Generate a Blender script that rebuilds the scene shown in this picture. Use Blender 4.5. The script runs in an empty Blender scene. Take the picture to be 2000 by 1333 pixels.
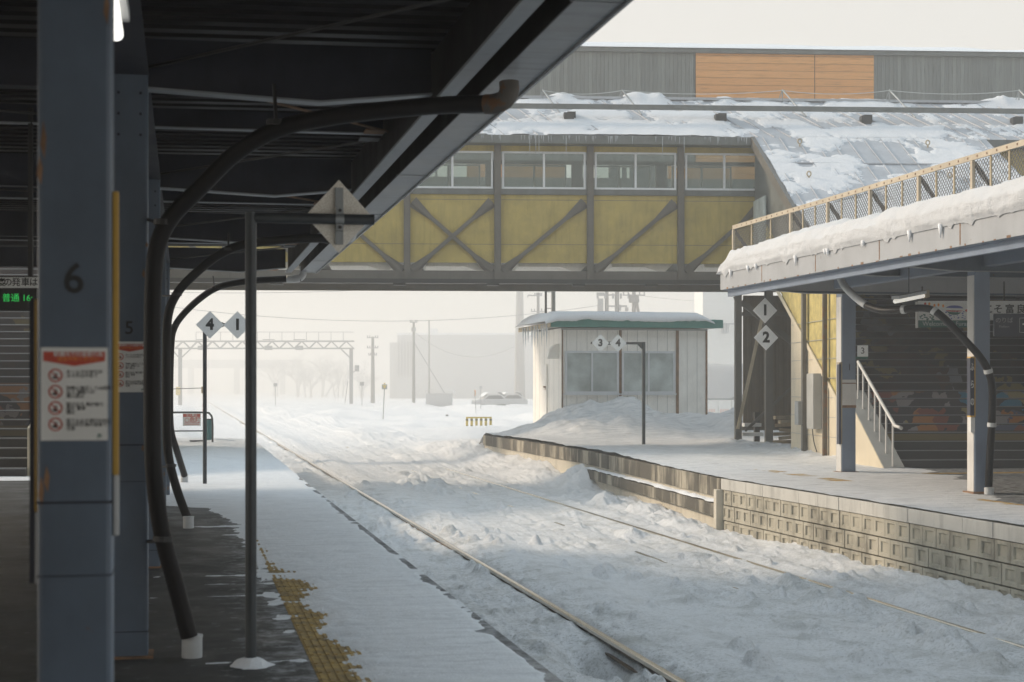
import bpy, math, random
import numpy as np
from math import sin, cos, pi, radians, sqrt
from mathutils import Vector, Matrix

# ------------------------------------------------------------------ camera
S = bpy.context.scene
COL = S.collection
A = math.atan(640.0 / 3200.0)          # the view is turned this far to the right of the track
SA, CA = sin(A), cos(A)
F = 3200.0                              # focal length in photo pixels (photo 2000 px wide)
EYE, HOR = 1.55, 758.0
cam = bpy.data.cameras.new("camera")
cam.sensor_width = 36.0
cam.lens = F / 2000.0 * 36.0
cam.shift_y = (HOR - 666.5) / 2000.0
cam.clip_start, cam.clip_end = 0.1, 4000.0
cam.dof.use_dof = True
cam.dof.focus_distance = 40.0
cam.dof.aperture_fstop = 5.0
co = bpy.data.objects.new("camera", cam)
co.location = (0, 0, EYE)
co.rotation_euler = (pi / 2, 0, -A)
COL.objects.link(co)
S.camera = co

# ------------------------------------------------------------------ light
SUN_EL, SUN_AZ = radians(25.0), radians(60.0)      # azimuth measured to the left of the track direction
sun_dir = Vector((-sin(SUN_AZ) * cos(SUN_EL), cos(SUN_AZ) * cos(SUN_EL), sin(SUN_EL)))
W = bpy.data.worlds.new("World")
S.world = W
W.use_nodes = True
wn = W.node_tree
for n in list(wn.nodes):
    wn.nodes.remove(n)
sky = wn.nodes.new("ShaderNodeTexSky")
sky.sky_type = 'NISHITA'
sky.sun_disc = False
sky.sun_elevation = SUN_EL
sky.sun_rotation = -SUN_AZ
sky.air_density = 1.0
sky.dust_density = 1.5
sky.ozone_density = 1
hs = wn.nodes.new("ShaderNodeHueSaturation")
hs.inputs['Saturation'].default_value = 0.6
# the morning mist whitens the clear sky: pale and slightly warm low down, bluer overhead
wc = wn.nodes.new("ShaderNodeTexCoord")
wsep = wn.nodes.new("ShaderNodeSeparateXYZ")
wr = wn.nodes.new("ShaderNodeValToRGB")
MIST_LOW, MIST_HIGH = (0.555, 0.525, 0.475, 1), (0.47, 0.575, 0.655, 1)
wr.color_ramp.elements[0].position = 0.22; wr.color_ramp.elements[0].color = MIST_LOW
wr.color_ramp.elements[1].position = 0.62; wr.color_ramp.elements[1].color = MIST_HIGH
wm = wn.nodes.new("ShaderNodeMix"); wm.data_type = 'RGBA'; wm.blend_type = 'MIX'
wm.inputs[0].default_value = 0.82
wk = wn.nodes.new("ShaderNodeVectorMath"); wk.operation = 'SCALE'; wk.inputs['Scale'].default_value = 10.0
bg = wn.nodes.new("ShaderNodeBackground")
bg.inputs['Strength'].default_value = 0.10
wo = wn.nodes.new("ShaderNodeOutputWorld")
wn.links.new(sky.outputs[0], hs.inputs['Color'])
wn.links.new(wc.outputs['Generated'], wsep.inputs[0])
wn.links.new(wsep.outputs[2], wr.inputs[0])
wn.links.new(wr.outputs[0], wk.inputs[0])
wn.links.new(hs.outputs[0], wm.inputs[6]); wn.links.new(wk.outputs[0], wm.inputs[7])
wn.links.new(wm.outputs[2], bg.inputs['Color'])
wn.links.new(bg.outputs[0], wo.inputs['Surface'])
sl = bpy.data.lights.new("sun", 'SUN')
sl.energy = 2.2
sl.angle = radians(7.0)
sl.color = (1.0, 0.83, 0.64)
so = bpy.data.objects.new("sun", sl)
so.rotation_euler = (-sun_dir).to_track_quat('-Z', 'Y').to_euler()
so.location = (-30, 30, 30)
COL.objects.link(so)

S.view_settings.view_transform = 'Standard'
S.view_settings.look = 'None'
S.view_settings.exposure = 0.76
S.view_settings.gamma = 1.0
S.cycles.use_denoising = True
S.cycles.max_bounces = 8
S.cycles.diffuse_bounces = 4
S.cycles.glossy_bounces = 3
S.cycles.transmission_bounces = 4
S.cycles.transparent_max_bounces = 12
S.cycles.volume_bounces = 1
S.cycles.caustics_reflective = False
S.cycles.caustics_refractive = False
S.cycles.sample_clamp_indirect = 6.0
HAZE = 0.0035

# ------------------------------------------------------------------ measuring helpers (photo pixel -> place)
def P(px, py, D):
    lat = (px - 1000.0) / F * D
    return Vector((lat * CA + D * SA, D * CA - lat * SA, EYE + (HOR - py) / F * D))
def DZ(py, z): return (EYE - z) * F / (py - HOR)
def DX(px, X): return X / ((px - 1000.0) / F * CA + SA)
def PZ(px, py, z=0.0): return P(px, py, DZ(py, z))
def PX(px, py, X): return P(px, py, DX(px, X))
# the footbridge stands slightly askew to the track: its own frame (u along, v away, z up)
BR = radians(3.7)
BC, BS = cos(BR), sin(BR)
BROT = -(A - BR)
BO = Vector((42.5 * SA, 42.5 * CA, 0))
def DV(px, v): return (v + 42.5 * BC) / (BC - (px - 1000.0) / F * BS)
def DU(px, u): return (u + 42.5 * BS) / ((px - 1000.0) / F * BC + BS)
def BL(px, py, v=None, u=None):
    D = DV(px, v) if v is not None else DU(px, u)
    lat = (px - 1000.0) / F * D
    return Vector((lat * BC + (D - 42.5) * BS, -lat * BS + (D - 42.5) * BC, EYE + (HOR - py) / F * D))

# ------------------------------------------------------------------ noise
def _hash(ix, iy, seed):
    n = (ix.astype(np.int64) * 374761393 + iy.astype(np.int64) * 668265263 + seed * 974634777) & 0xffffffff
    n = ((n ^ (n >> 13)) * 1274126177) & 0xffffffff
    return ((n ^ (n >> 16)) & 0xffff) / 65535.0
def vnoise(x, y, seed=0):
    x = np.asarray(x, float); y = np.asarray(y, float)
    ix, iy = np.floor(x), np.floor(y)
    fx, fy = x - ix, y - iy
    fx = fx * fx * fx * (fx * (fx * 6 - 15) + 10); fy = fy * fy * fy * (fy * (fy * 6 - 15) + 10)
    a, b = _hash(ix, iy, seed), _hash(ix + 1, iy, seed)
    c, d = _hash(ix, iy + 1, seed), _hash(ix + 1, iy + 1, seed)
    return (a + (b - a) * fx + (c - a) * fy + (a - b - c + d) * fx * fy) * 2 - 1
def fbm(x, y, oct=4, seed=0, gain=0.5):
    s, a, t = 0.0, 1.0, 0.0
    for o in range(oct):
        s = s + a * vnoise(x * 2 ** o + 17.3 * o, y * 2 ** o - 9.1 * o, seed + o)
        t += a; a *= gain
    return s / t
def sst(e0, e1, x):
    t = np.clip((x - e0) / (e1 - e0), 0, 1)
    return t * t * (3 - 2 * t)

# ------------------------------------------------------------------ meshes
class MB:
    def __init__(s):
        s.v, s.f, s.m = [], [], []
        s.cm = 0
    def add(s, vs, fs):
        k = len(s.v)
        s.v += [tuple(p) for p in vs]
        for f in fs:
            s.f.append([i + k for i in f]); s.m.append(s.cm)
        return s
    def mat(s, i): s.cm = i; return s
    def box(s, x0, x1, y0, y1, z0, z1):
        vs = [(x, y, z) for z in (z0, z1) for y in (y0, y1) for x in (x0, x1)]
        return s.add(vs, [(0, 2, 3, 1), (4, 5, 7, 6), (0, 1, 5, 4), (2, 6, 7, 3), (0, 4, 6, 2), (1, 3, 7, 5)])
    def bar(s, p, q, w, h, up=(0, 0, 1)):
        p, q = Vector(p), Vector(q)
        d = (q - p).normalized(); up = Vector(up)
        if abs(d.dot(up)) > 0.99: up = Vector((0, 1, 0))
        r = d.cross(up).normalized(); t = r.cross(d)
        vs = [c + r * a * w / 2 + t * b * h / 2 for c in (p, q) for a, b in ((-1, -1), (1, -1), (1, 1), (-1, 1))]
        return s.add(vs, [(3, 2, 1, 0), (4, 5, 6, 7), (0, 1, 5, 4), (1, 2, 6, 5), (2, 3, 7, 6), (3, 0, 4, 7)])
    def tube(s, pts, r, n=10, cap=True):
        pts = [Vector(p) for p in pts]
        rr = r if isinstance(r, (list, tuple)) else [r] * len(pts)
        N = None; vs = []; fs = []
        for i, p in enumerate(pts):
            t = (pts[min(i + 1, len(pts) - 1)] - pts[max(i - 1, 0)]).normalized()
            if N is None:
                N = t.orthogonal().normalized()
            N = (N - t * N.dot(t)).normalized()
            B = t.cross(N)
            for k in range(n):
                a = 2 * pi * k / n
                vs.append(p + (N * cos(a) + B * sin(a)) * rr[i])
        for i in range(len(pts) - 1):
            for k in range(n):
                fs.append((i * n + k, i * n + (k + 1) % n, (i + 1) * n + (k + 1) % n, (i + 1) * n + k))
        if cap:
            fs.append(tuple(range(n - 1, -1, -1))); fs.append(tuple(range((len(pts) - 1) * n, len(pts) * n)))
        return s.add(vs, fs)
    def prism(s, poly, d):
        n = len(poly); d = Vector(d)
        vs = [Vector(p) for p in poly] + [Vector(p) + d for p in poly]
        fs = [tuple(range(n - 1, -1, -1)), tuple(range(n, 2 * n))] + [(i, (i + 1) % n, n + (i + 1) % n, n + i) for i in range(n)]
        return s.add(vs, fs)
    def grid(s, X, Y, Z, keep=None):
        r, c = X.shape
        vs = np.stack([X.ravel(), Y.ravel(), Z.ravel()], 1)
        fs = []
        for i in range(r - 1):
            for j in range(c - 1):
                if keep is None or keep[i:i + 2, j:j + 2].any():
                    fs.append((i * c + j, i * c + j + 1, (i + 1) * c + j + 1, (i + 1) * c + j))
        return s.add(vs.tolist(), fs)
    def text(s, body, size, org, xa=(1, 0, 0), ya=(0, 0, 1), bold=0.0, align='CENTER', depth=0.0):
        c = bpy.data.curves.new('t', 'FONT'); c.body = body; c.size = 1.0
        c.align_x = align; c.align_y = 'CENTER'; c.resolution_u = 3; c.offset = bold
        o = bpy.data.objects.new('t', c); COL.objects.link(o)
        bpy.context.view_layer.update()
        m = bpy.data.meshes.new_from_object(o.evaluated_get(bpy.context.evaluated_depsgraph_get()))
        xa, ya, org = Vector(xa), Vector(ya), Vector(org)
        vs = [org + xa * v.co.x * size + ya * v.co.y * size for v in m.vertices]
        s.add(vs, [tuple(p.vertices) for p in m.polygons])
        bpy.data.objects.remove(o); bpy.data.curves.remove(c); bpy.data.meshes.remove(m)
        return s
    def build(s, name, mats, parent=None, smooth=False, bevel=0.0, label=None):
        me = bpy.data.meshes.new(name)
        me.from_pydata(s.v, [], s.f)
        for m in (mats if isinstance(mats, (list, tuple)) else [mats]):
            me.materials.append(m)
        me.polygons.foreach_set('material_index', s.m)
        if smooth is True:
            me.polygons.foreach_set('use_smooth', [True] * len(me.polygons))
        me.update()
        o = bpy.data.objects.new(name, me)
        COL.objects.link(o)
        if parent is not None: o.parent = parent
        if smooth == 'auto':
            me.polygons.foreach_set('use_smooth', [True] * len(me.polygons))
            me.set_sharp_from_angle(angle=radians(40))
        if bevel > 0:
            b = o.modifiers.new('bevel', 'BEVEL'); b.width = bevel; b.segments = 2; b.limit_method = 'ANGLE'
        if label: o['label'] = label
        return o

def thing(name, label, cat, loc=(0, 0, 0), rotz=0.0, group=None):
    o = bpy.data.objects.new(name, None)
    o.empty_display_size = 0.3
    o.location = loc; o.rotation_euler = (0, 0, rotz)
    COL.objects.link(o)
    return tag(o, label, cat, group)
def tag(o, label, cat, group=None):
    o['label'] = label; o['category'] = cat
    if group: o['group'] = group
    return o
def struct(o): o['kind'] = 'structure'; return o
def dup(root, loc, rotz=None, label=None):
    r = root.copy(); COL.objects.link(r); r.location = loc
    if rotz is not None: r.rotation_euler = (0, 0, rotz)
    if label: r['label'] = label
    for ch in list(root.children):
        c = ch.copy(); COL.objects.link(c); c.parent = r
        for g in list(ch.children):
            d = g.copy(); COL.objects.link(d); d.parent = c
    return r
def spline(pts, n=8):
    pts = [Vector(p) for p in pts]; out = []
    for i in range(len(pts) - 1):
        p0, p1, p2, p3 = pts[max(i - 1, 0)], pts[i], pts[i + 1], pts[min(i + 2, len(pts) - 1)]
        for k in range(n):
            t = k / n
            out.append(0.5 * (2 * p1 + (p2 - p0) * t + (2 * p0 - 5 * p1 + 4 * p2 - p3) * t * t + (3 * p1 - p0 - 3 * p2 + p3) * t ** 3))
    out.append(pts[-1])
    return out

# ------------------------------------------------------------------ materials
class NT:
    def __init__(s, name):
        s.m = bpy.data.materials.new(name); s.m.use_nodes = True
        s.t = s.m.node_tree; s.b = s.t.nodes['Principled BSDF']
        s.tc = s.t.nodes.new('ShaderNodeTexCoord')
    def L(s, a, b): s.t.links.new(a, b)
    def N(s, k, **kw):
        n = s.t.nodes.new(k)
        for a, v in kw.items():
            if a in n.inputs: n.inputs[a].default_value = v
            else: setattr(n, a, v)
        return n
    def coord(s, scale=(1, 1, 1), src='Object', loc=(0, 0, 0), rot=(0, 0, 0)):
        mp = s.N('ShaderNodeMapping'); mp.inputs['Scale'].default_value = scale
        mp.inputs['Location'].default_value = loc; mp.inputs['Rotation'].default_value = rot
        if src == 'World':
            g = s.N('ShaderNodeNewGeometry'); s.L(g.outputs['Position'], mp.inputs[0])
        else:
            s.L(s.tc.outputs[src], mp.inputs[0])
        return mp.outputs[0]
    def noise(s, scale, vec=None, detail=4.0, rough=0.6, dist=0.0):
        n = s.N('ShaderNodeTexNoise'); n.inputs['Scale'].default_value = scale
        n.inputs['Detail'].default_value = detail; n.inputs['Roughness'].default_value = rough
        n.inputs['Distortion'].default_value = dist
        s.L(vec if vec is not None else s.coord(src='World'), n.inputs['Vector'])
        return n.outputs['Fac']
    def ramp(s, fac, stops, interp='LINEAR'):
        r = s.N('ShaderNodeValToRGB'); e = r.color_ramp.elements; r.color_ramp.interpolation = interp
        while len(e) > 1: e.remove(e[0])
        e[0].position = stops[0][0]; c = stops[0][1]; e[0].color = tuple(c) + (1,) if not isinstance(c, (int, float)) else (c, c, c, 1)
        for p, c in stops[1:]:
            x = e.new(p); x.color = tuple(c) + (1,) if not isinstance(c, (int, float)) else (c, c, c, 1)
        s.L(fac, r.inputs[0]); return r.outputs[0]
    def mix(s, fac, a, b, mode='MIX'):
        n = s.N('ShaderNodeMix'); n.data_type = 'RGBA'; n.blend_type = mode
        for sock, v in ((n.inputs[0], fac), (n.inputs[6], a), (n.inputs[7], b)):
            if hasattr(v, 'is_linked') or hasattr(v, 'links'): s.L(v, sock)
            elif isinstance(v, (int, float)): sock.default_value = v if sock.type == 'VALUE' else (v, v, v, 1)
            else: sock.default_value = tuple(v) + (1,)
        return n.outputs[2]
    def math(s, op, a, b=0.0):
        n = s.N('ShaderNodeMath'); n.operation = op
        for sock, v in ((n.inputs[0], a), (n.inputs[1], b)):
            if isinstance(v, (int, float)): sock.default_value = v
            else: s.L(v, sock)
        return n.outputs[0]
    def sep(s, vec):
        n = s.N('ShaderNodeSeparateXYZ'); s.L(vec, n.inputs[0]); return n.outputs
    def color(s, c):
        if isinstance(c, (tuple, list)): s.b.inputs['Base Color'].default_value = tuple(c) + (1,)
        else: s.L(c, s.b.inputs['Base Color'])
        return s
    def set(s, **kw):
        for k, v in kw.items():
            sock = s.b.inputs[k.replace('_', ' ')]
            if isinstance(v, (int, float, tuple)): sock.default_value = v
            else: s.L(v, sock)
        return s
    def bump(s, h, strength=0.3, dist=0.02):
        n = s.N('ShaderNodeBump'); n.inputs['Strength'].default_value = strength; n.inputs['Distance'].default_value = dist
        s.L(h, n.inputs['Height']); s.L(n.outputs[0], s.b.inputs['Normal']); return s

def painted(name, col, rough=0.5, var=0.15, rust=0.0, dirt=0.25, metal=0.0, scale=1.0, streak=True):
    k = NT(name)
    n1 = k.noise(2.3 * scale, detail=6)
    n2 = k.noise(1.0, k.coord((2.2, 14, 9) if streak == 'x' else (9 * scale, 9 * scale, 0.9 * scale), 'World'), detail=5)
    dark = tuple(c * (1 - var * 1.6) for c in col); lite = tuple(min(1, c * (1 + var)) for c in col)
    c = k.mix(k.ramp(n1, [(0.3, 0.0), (0.7, 1.0)]), dark, lite)
    if streak:
        c = k.mix(k.math('MULTIPLY', k.ramp(n2, [(0.5, 0.0), (0.75, 1.0)]), dirt), c, tuple(x * 0.45 for x in col))
    if rust > 0:
        n3 = k.noise(6.0 * scale, detail=8, rough=0.7)
        n4 = k.noise(30.0 * scale, detail=3)
        rc = k.mix(n4, (0.075, 0.035, 0.018), (0.20, 0.095, 0.04))
        c = k.mix(k.ramp(n3, [(0.72 - rust, 0.0), (0.76 - rust, 1.0)]), c, rc)
    k.color(c)
    k.set(Roughness=k.ramp(n1, [(0.2, max(0, rough - 0.12)), (0.8, min(1, rough + 0.12))]), Metallic=metal)
    k.bump(k.noise(60 * scale, detail=3), 0.12, 0.004)
    return k.m
def plain(name, col, rough=0.6, metal=0.0, emit=0.0):
    k = NT(name)
    n = k.noise(7.0, detail=4)
    k.color(k.mix(n, tuple(c * 0.86 for c in col), tuple(min(1, c * 1.1) for c in col)))
    k.set(Roughness=rough, Metallic=metal)
    if emit:
        k.b.inputs['Emission Color'].default_value = tuple(col) + (1,); k.b.inputs['Emission Strength'].default_value = emit
    return k.m

def snow_mat(name, dirt=0.0, fine=1.0, tint=(0.86, 0.87, 0.885), streaks=0.0):
    k = NT(name)
    a = k.noise(1.6, detail=6); b = k.noise(14.0, detail=6, rough=0.7); c = k.noise(70.0, detail=3, rough=0.7)
    col = k.mix(a, tuple(x * 0.94 for x in tint), tint)
    col = k.mix(k.math('MULTIPLY', k.ramp(c, [(0.52, 0.0), (0.72, 1.0)]), 0.22), col, tuple(x * 0.72 for x in tint))
    if streaks > 0:
        d = k.noise(1.0, k.coord((1.6, 9.0, 1.0), 'World'), detail=8, rough=0.72)
        col = k.mix(k.math('MULTIPLY', k.ramp(d, [(0.45, 0.0), (0.68, 1.0)]), streaks), col, (0.42, 0.44, 0.46))
        e = k.noise(1.0, k.coord((5.0, 40.0, 1.0), 'World'), detail=4, rough=0.7)
        col = k.mix(k.math('MULTIPLY', k.ramp(e, [(0.52, 0.0), (0.75, 1.0)]), streaks * 0.6), col, (0.40, 0.40, 0.38))
    if dirt > 0:
        d = k.noise(3.2, detail=8, rough=0.72)
        fac = k.math('MULTIPLY', k.ramp(d, [(0.56, 0.0), (0.74, 1.0)]), dirt)
        col = k.mix(fac, col, (0.33, 0.31, 0.26))
    k.color(col); k.set(Roughness=0.62)
    k.b.inputs['Specular IOR Level'].default_value = 0.35
    h = k.math('ADD', k.math('MULTIPLY', b, 1.0), k.math('MULTIPLY', c, 0.6))
    k.bump(h, 0.65 * fine, 0.05)
    return k.m

M = {}
M['snow'] = snow_mat('snow', 0.0, 0.7)
M['snow_roof'] = snow_mat('thin_roof_snow', 0.05, 1.0, (0.76, 0.77, 0.79))
M['snow_old'] = snow_mat('settled_roof_snow', 0.12, 1.2, (0.72, 0.73, 0.745))
M['snow_right'] = snow_mat('patchy_trodden_snow', 0.75, 1.0, (0.84, 0.84, 0.84), 0.8)
M['snow_plat'] = snow_mat('trodden_snow', 0.15, 0.8, (0.87, 0.89, 0.91), 0.42)
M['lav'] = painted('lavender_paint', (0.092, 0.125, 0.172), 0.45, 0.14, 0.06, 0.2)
M['lav_dark'] = painted('shaded_lavender_paint', (0.040, 0.043, 0.058), 0.5, 0.2, 0.02, 0.3)  # lavender darkened to hold the shade on the beams
M['flange'] = painted('snowlit_flange_paint', (0.26, 0.28, 0.30), 0.5, 0.15, 0.03, 0.4)  # lighter than the webs: light thrown up from the snow, put into the colour
M['lav_right'] = painted('pale_lavender_paint', (0.19, 0.235, 0.31), 0.45, 0.08, 0.02, 0.2)
M['white_lav'] = painted('white_lavender_paint', (0.36, 0.37, 0.385), 0.5, 0.06, 0.045, 0.15)
M['pillar_white'] = painted('white_pillar_paint', (0.62, 0.60, 0.57), 0.5, 0.08, 0.06, 0.2)
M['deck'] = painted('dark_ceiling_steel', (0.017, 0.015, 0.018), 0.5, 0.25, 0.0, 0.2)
M['gutter'] = painted('gutter_steel', (0.23, 0.245, 0.265), 0.40, 0.3, 0.02, 0.7, streak='x')
M['galv'] = painted('galvanised_steel', (0.30, 0.32, 0.33), 0.42, 0.2, 0.01, 0.3, 0.5)
M['pole_dark'] = painted('dark_pole_steel', (0.055, 0.062, 0.068), 0.42, 0.3, 0.04, 0.3, 0.4)
M['black'] = plain('black_rubber', (0.018, 0.017, 0.018), 0.5)
M['ink'] = plain('black_lettering', (0.02, 0.02, 0.022), 0.5)
M['hose'] = plain('black_ribbed_hose', (0.010, 0.009, 0.010), 0.48)
M['hose'].node_tree.nodes['Principled BSDF'].inputs['Specular IOR Level'].default_value = 0.2
for _n in ('deck', 'lav_dark'): M[_n].node_tree.nodes['Principled BSDF'].inputs['Specular IOR Level'].default_value = 0.08
M['rusty_pipe'] = painted('rusty_pipe', (0.10, 0.09, 0.08), 0.8, 0.3, 0.24, 0.3)
M['pvc'] = painted('grey_pvc', (0.55, 0.56, 0.56), 0.5, 0.1, 0.0, 0.4)
M['yellow_band'] = plain('yellow_edge', (0.55, 0.33, 0.06), 0.5)
M['board_white'] = plain('white_board', (0.72, 0.72, 0.70), 0.5)
M['sign_white'] = plain('sign_face', (0.80, 0.81, 0.80), 0.45)
M['red'] = plain('red_print', (0.50, 0.07, 0.04), 0.5)
M['orange'] = plain('orange_print', (0.75, 0.30, 0.05), 0.5)
M['navy'] = plain('navy_board', (0.03, 0.035, 0.06), 0.4)
M['green_board'] = plain('green_board', (0.04, 0.14, 0.11), 0.5)
M['blue'] = plain('blue_print', (0.10, 0.12, 0.35), 0.5)
M['led'] = plain('green_led', (0.05, 0.8, 0.15), 0.5, emit=0.25)
M['lamp_bright'] = plain('bright_tube', (1.0, 0.97, 0.9), 0.4, emit=0.9)
M['lamp'] = plain('lit_tube', (1.0, 0.95, 0.85), 0.4, emit=0.30)
M['yellow_wall'] = painted('mustard_panel', (0.40, 0.31, 0.085), 0.55, 0.13, 0.03, 0.45)
M['yellow_rough'] = painted('mustard_render', (0.50, 0.41, 0.15), 0.7, 0.22, 0.0, 0.3, scale=2.0)
M['bronze'] = painted('bronze_steel', (0.112, 0.104, 0.09), 0.5, 0.12, 0.015, 0.25)
M['bronze_dark'] = painted('dark_bronze_steel', (0.022, 0.023, 0.023), 0.5, 0.2, 0.0, 0.2)
M['eave'] = painted('grey_eave', (0.12, 0.13, 0.125), 0.5, 0.2, 0.0, 0.35)
M['alu'] = painted('white_aluminium', (0.62, 0.64, 0.66), 0.4, 0.05, 0.0, 0.1)
M['roof_metal'] = painted('grey_roof_sheet', (0.40, 0.415, 0.44), 0.5, 0.12, 0.0, 0.25)
M['cream'] = painted('cream_wall', (0.62, 0.54, 0.40), 0.6, 0.06, 0.0, 0.12)
M['parapet_top'] = painted('grey_parapet', (0.36, 0.36, 0.34), 0.6, 0.1, 0.0, 0.2)
M['rail_white'] = painted('white_handrail', (0.6, 0.58, 0.55), 0.4, 0.06, 0.0, 0.1)
M['hut'] = painted('white_hut_siding', (0.85, 0.825, 0.77), 0.5, 0.05, 0.0, 0.12)
M['rust'] = painted('rusty_strip', (0.24, 0.14, 0.08), 0.8, 0.35, 0.12, 0.3, scale=2.5)
M['teal'] = painted('teal_fascia', (0.045, 0.20, 0.165), 0.5, 0.1, 0.0, 0.2)
M['rail_steel'] = painted('rail_side', (0.16, 0.11, 0.07), 0.6, 0.3, 0.03, 0.2, 0.3)
M['rail_head'] = plain('polished_rail_head', (0.62, 0.55, 0.44), 0.22, 1.0)
M['fence_paint'] = painted('pale_tan_angle_iron', (0.47, 0.40, 0.30), 0.6, 0.12, 0.07, 0.2)
M['mesh_wire'] = plain('mesh_wire', (0.14, 0.13, 0.12), 0.5, 0.3)
M['wood_pale'] = painted('weathered_wood', (0.42, 0.35, 0.24), 0.8, 0.2, 0.0, 0.3)
M['far_steel'] = plain('fog_paled_steel', (0.33, 0.325, 0.32), 0.7)  # paled so the colour itself carries part of the fog fade
M['far_wall'] = plain('fog_paled_wall', (0.52, 0.515, 0.51), 0.8)  # fog fade put into the wall colour too
M['dark_glass'] = plain('dark_glass', (0.05, 0.055, 0.06), 0.2)
M['pole_conc'] = plain('concrete_pole', (0.22, 0.21, 0.20), 0.8)
M['bark'] = plain('fog_paled_bark', (0.58, 0.57, 0.56), 0.9)  # trees lightened in colour to sink them into the fog
M['ice'] = (lambda k: (k.color((0.85, 0.9, 0.95)), k.set(Roughness=0.15, IOR=1.31, Transmission_Weight=0.55), k.m)[2])(NT('ice'))

def glass(name, tint=(0.75, 0.8, 0.78), alpha=0.35, rough=0.03, film=(0.42, 0.43, 0.40)):
    k = NT(name); t = k.t
    tr = k.N('ShaderNodeBsdfTransparent'); tr.inputs[0].default_value = tuple(tint) + (1,)
    gl = k.N('ShaderNodeBsdfGlossy'); gl.inputs['Roughness'].default_value = rough
    df = k.N('ShaderNodeBsdfDiffuse'); df.inputs[0].default_value = tuple(film) + (1,)  # diffuse film stands in for hazy reflections as well as dirt
    fr = k.N('ShaderNodeFresnel'); fr.inputs[0].default_value = 1.5
    m1 = k.N('ShaderNodeMixShader'); m2 = k.N('ShaderNodeMixShader')
    dirt = k.noise(1.3, detail=6)
    k.L(k.ramp(dirt, [(0.3, alpha * 0.6), (0.7, alpha * 1.3)]), m2.inputs[0])
    k.L(fr.outputs[0], m1.inputs[0]); k.L(tr.outputs[0], m1.inputs[1]); k.L(gl.outputs[0], m1.inputs[2])
    k.L(m1.outputs[0], m2.inputs[1]); k.L(df.outputs[0], m2.inputs[2])
    k.L(m2.outputs[0], t.nodes['Material Output'].inputs['Surface'])
    return k.m
M['glass'] = glass('bridge_glass', (0.8, 0.86, 0.84), 0.17, film=(.40, .45, .43))
M['hut_glass'] = glass('reflection_film_glass', (0.5, 0.56, 0.55), 0.8, 0.06, (.55, .60, .58))  # pale reflections painted in as a strong light film

def boards(name, cols, period, axis, rough=0.75, rot=False):
    """timber cladding: each board its own tone, dark gaps, grain along the board"""
    k = NT(name)
    o = k.sep(k.coord())
    along = o[2] if axis == 'x' else o[0]
    across = o[0] if axis == 'x' else o[2]
    q = k.math('DIVIDE', across, period)
    cell = k.math('FLOOR', q); fr = k.math('FRACT', q)
    wn_ = k.N('ShaderNodeTexWhiteNoise'); wn_.noise_dimensions = '1D'; k.L(cell, wn_.inputs['W'])
    sc = (14, 14, 0.7) if axis == 'x' else (0.7, 14, 14)
    g = k.noise(1.0, k.coord(sc), detail=6, rough=0.65)
    c = k.mix(k.math('ADD', k.math('MULTIPLY', wn_.outputs[0], 0.5), k.math('MULTIPLY', g, 0.5)), cols[0], cols[1])
    g2 = k.noise(1.0, k.coord(tuple(x * 2.2 for x in sc), loc=(3, 1, 2)), detail=4)
    c = k.mix(k.ramp(g2, [(0.52, 0.0), (0.72, 0.7)]), c, tuple(x * 0.55 for x in cols[0]))
    gap = k.ramp(fr, [(0.0, 1.0), (0.05, 0.0), (0.95, 0.0), (1.0, 1.0)])
    c = k.mix(k.math('MULTIPLY', gap, 0.7), c, tuple(x * 0.25 for x in cols[0]))
    k.color(c); k.set(Roughness=rough)
    k.bump(k.math('SUBTRACT', 1.0, gap), 0.6, 0.02)
    return k.m
M['grey_boards'] = boards('grey_boards', [(0.115, 0.125, 0.12), (0.235, 0.25, 0.235)], 0.14, 'x')
M['orange_boards'] = boards('orange_boards', [(0.58, 0.25, 0.075), (0.80, 0.42, 0.155)], 0.255, 'z')

def corrug(name, col, period, axis=0):
    k = NT(name); o = k.sep(k.coord(src='World'))
    fr = k.math('FRACT', k.math('DIVIDE', o[axis], period))
    g = k.ramp(fr, [(0.0, 0.0), (0.12, 1.0), (0.5, 1.0), (0.62, 0.0)])
    n = k.noise(3.0, detail=5)
    k.color(k.mix(n, tuple(c * 0.7 for c in col), tuple(c * 1.2 for c in col))); k.set(Roughness=0.55)
    k.bump(g, 0.8, 0.03); return k.m
M['tower_sheet'] = corrug('brown_sheet_wall', (0.11, 0.09, 0.065), 0.22)

def asphalt():
    k = NT('platform_asphalt')
    n = k.noise(2.0, detail=6); f = k.noise(160.0, detail=2); w = k.noise(1.7, detail=6)
    c = k.mix(n, (0.014, 0.014, 0.0135), (0.030, 0.029, 0.027))
    c = k.mix(k.math('MULTIPLY', k.ramp(f, [(0.45, 0.0), (0.75, 1.0)]), 0.35), c, (0.10, 0.10, 0.095))
    ox = k.sep(k.coord(src='World'))[0]
    fr = k.noise(7.0, detail=9, rough=0.78)
    e = k.math('ADD', fr, k.ramp(k.math('MAXIMUM', k.math('DIVIDE', ox, 12.0), 0.0), [(0.0, 0.0), (0.012, 0.0), (0.06, 0.16), (0.9, 0.16)]))
    c = k.mix(k.math('MULTIPLY', k.ramp(e, [(0.58, 0.0), (0.72, 1.0)]), 0.8), c, (0.34, 0.35, 0.36))
    k.color(c); k.set(Roughness=k.ramp(w, [(0.35, 0.45), (0.65, 0.8)])); k.bump(f, 0.3, 0.006); return k.m
M['asphalt'] = asphalt()
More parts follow.
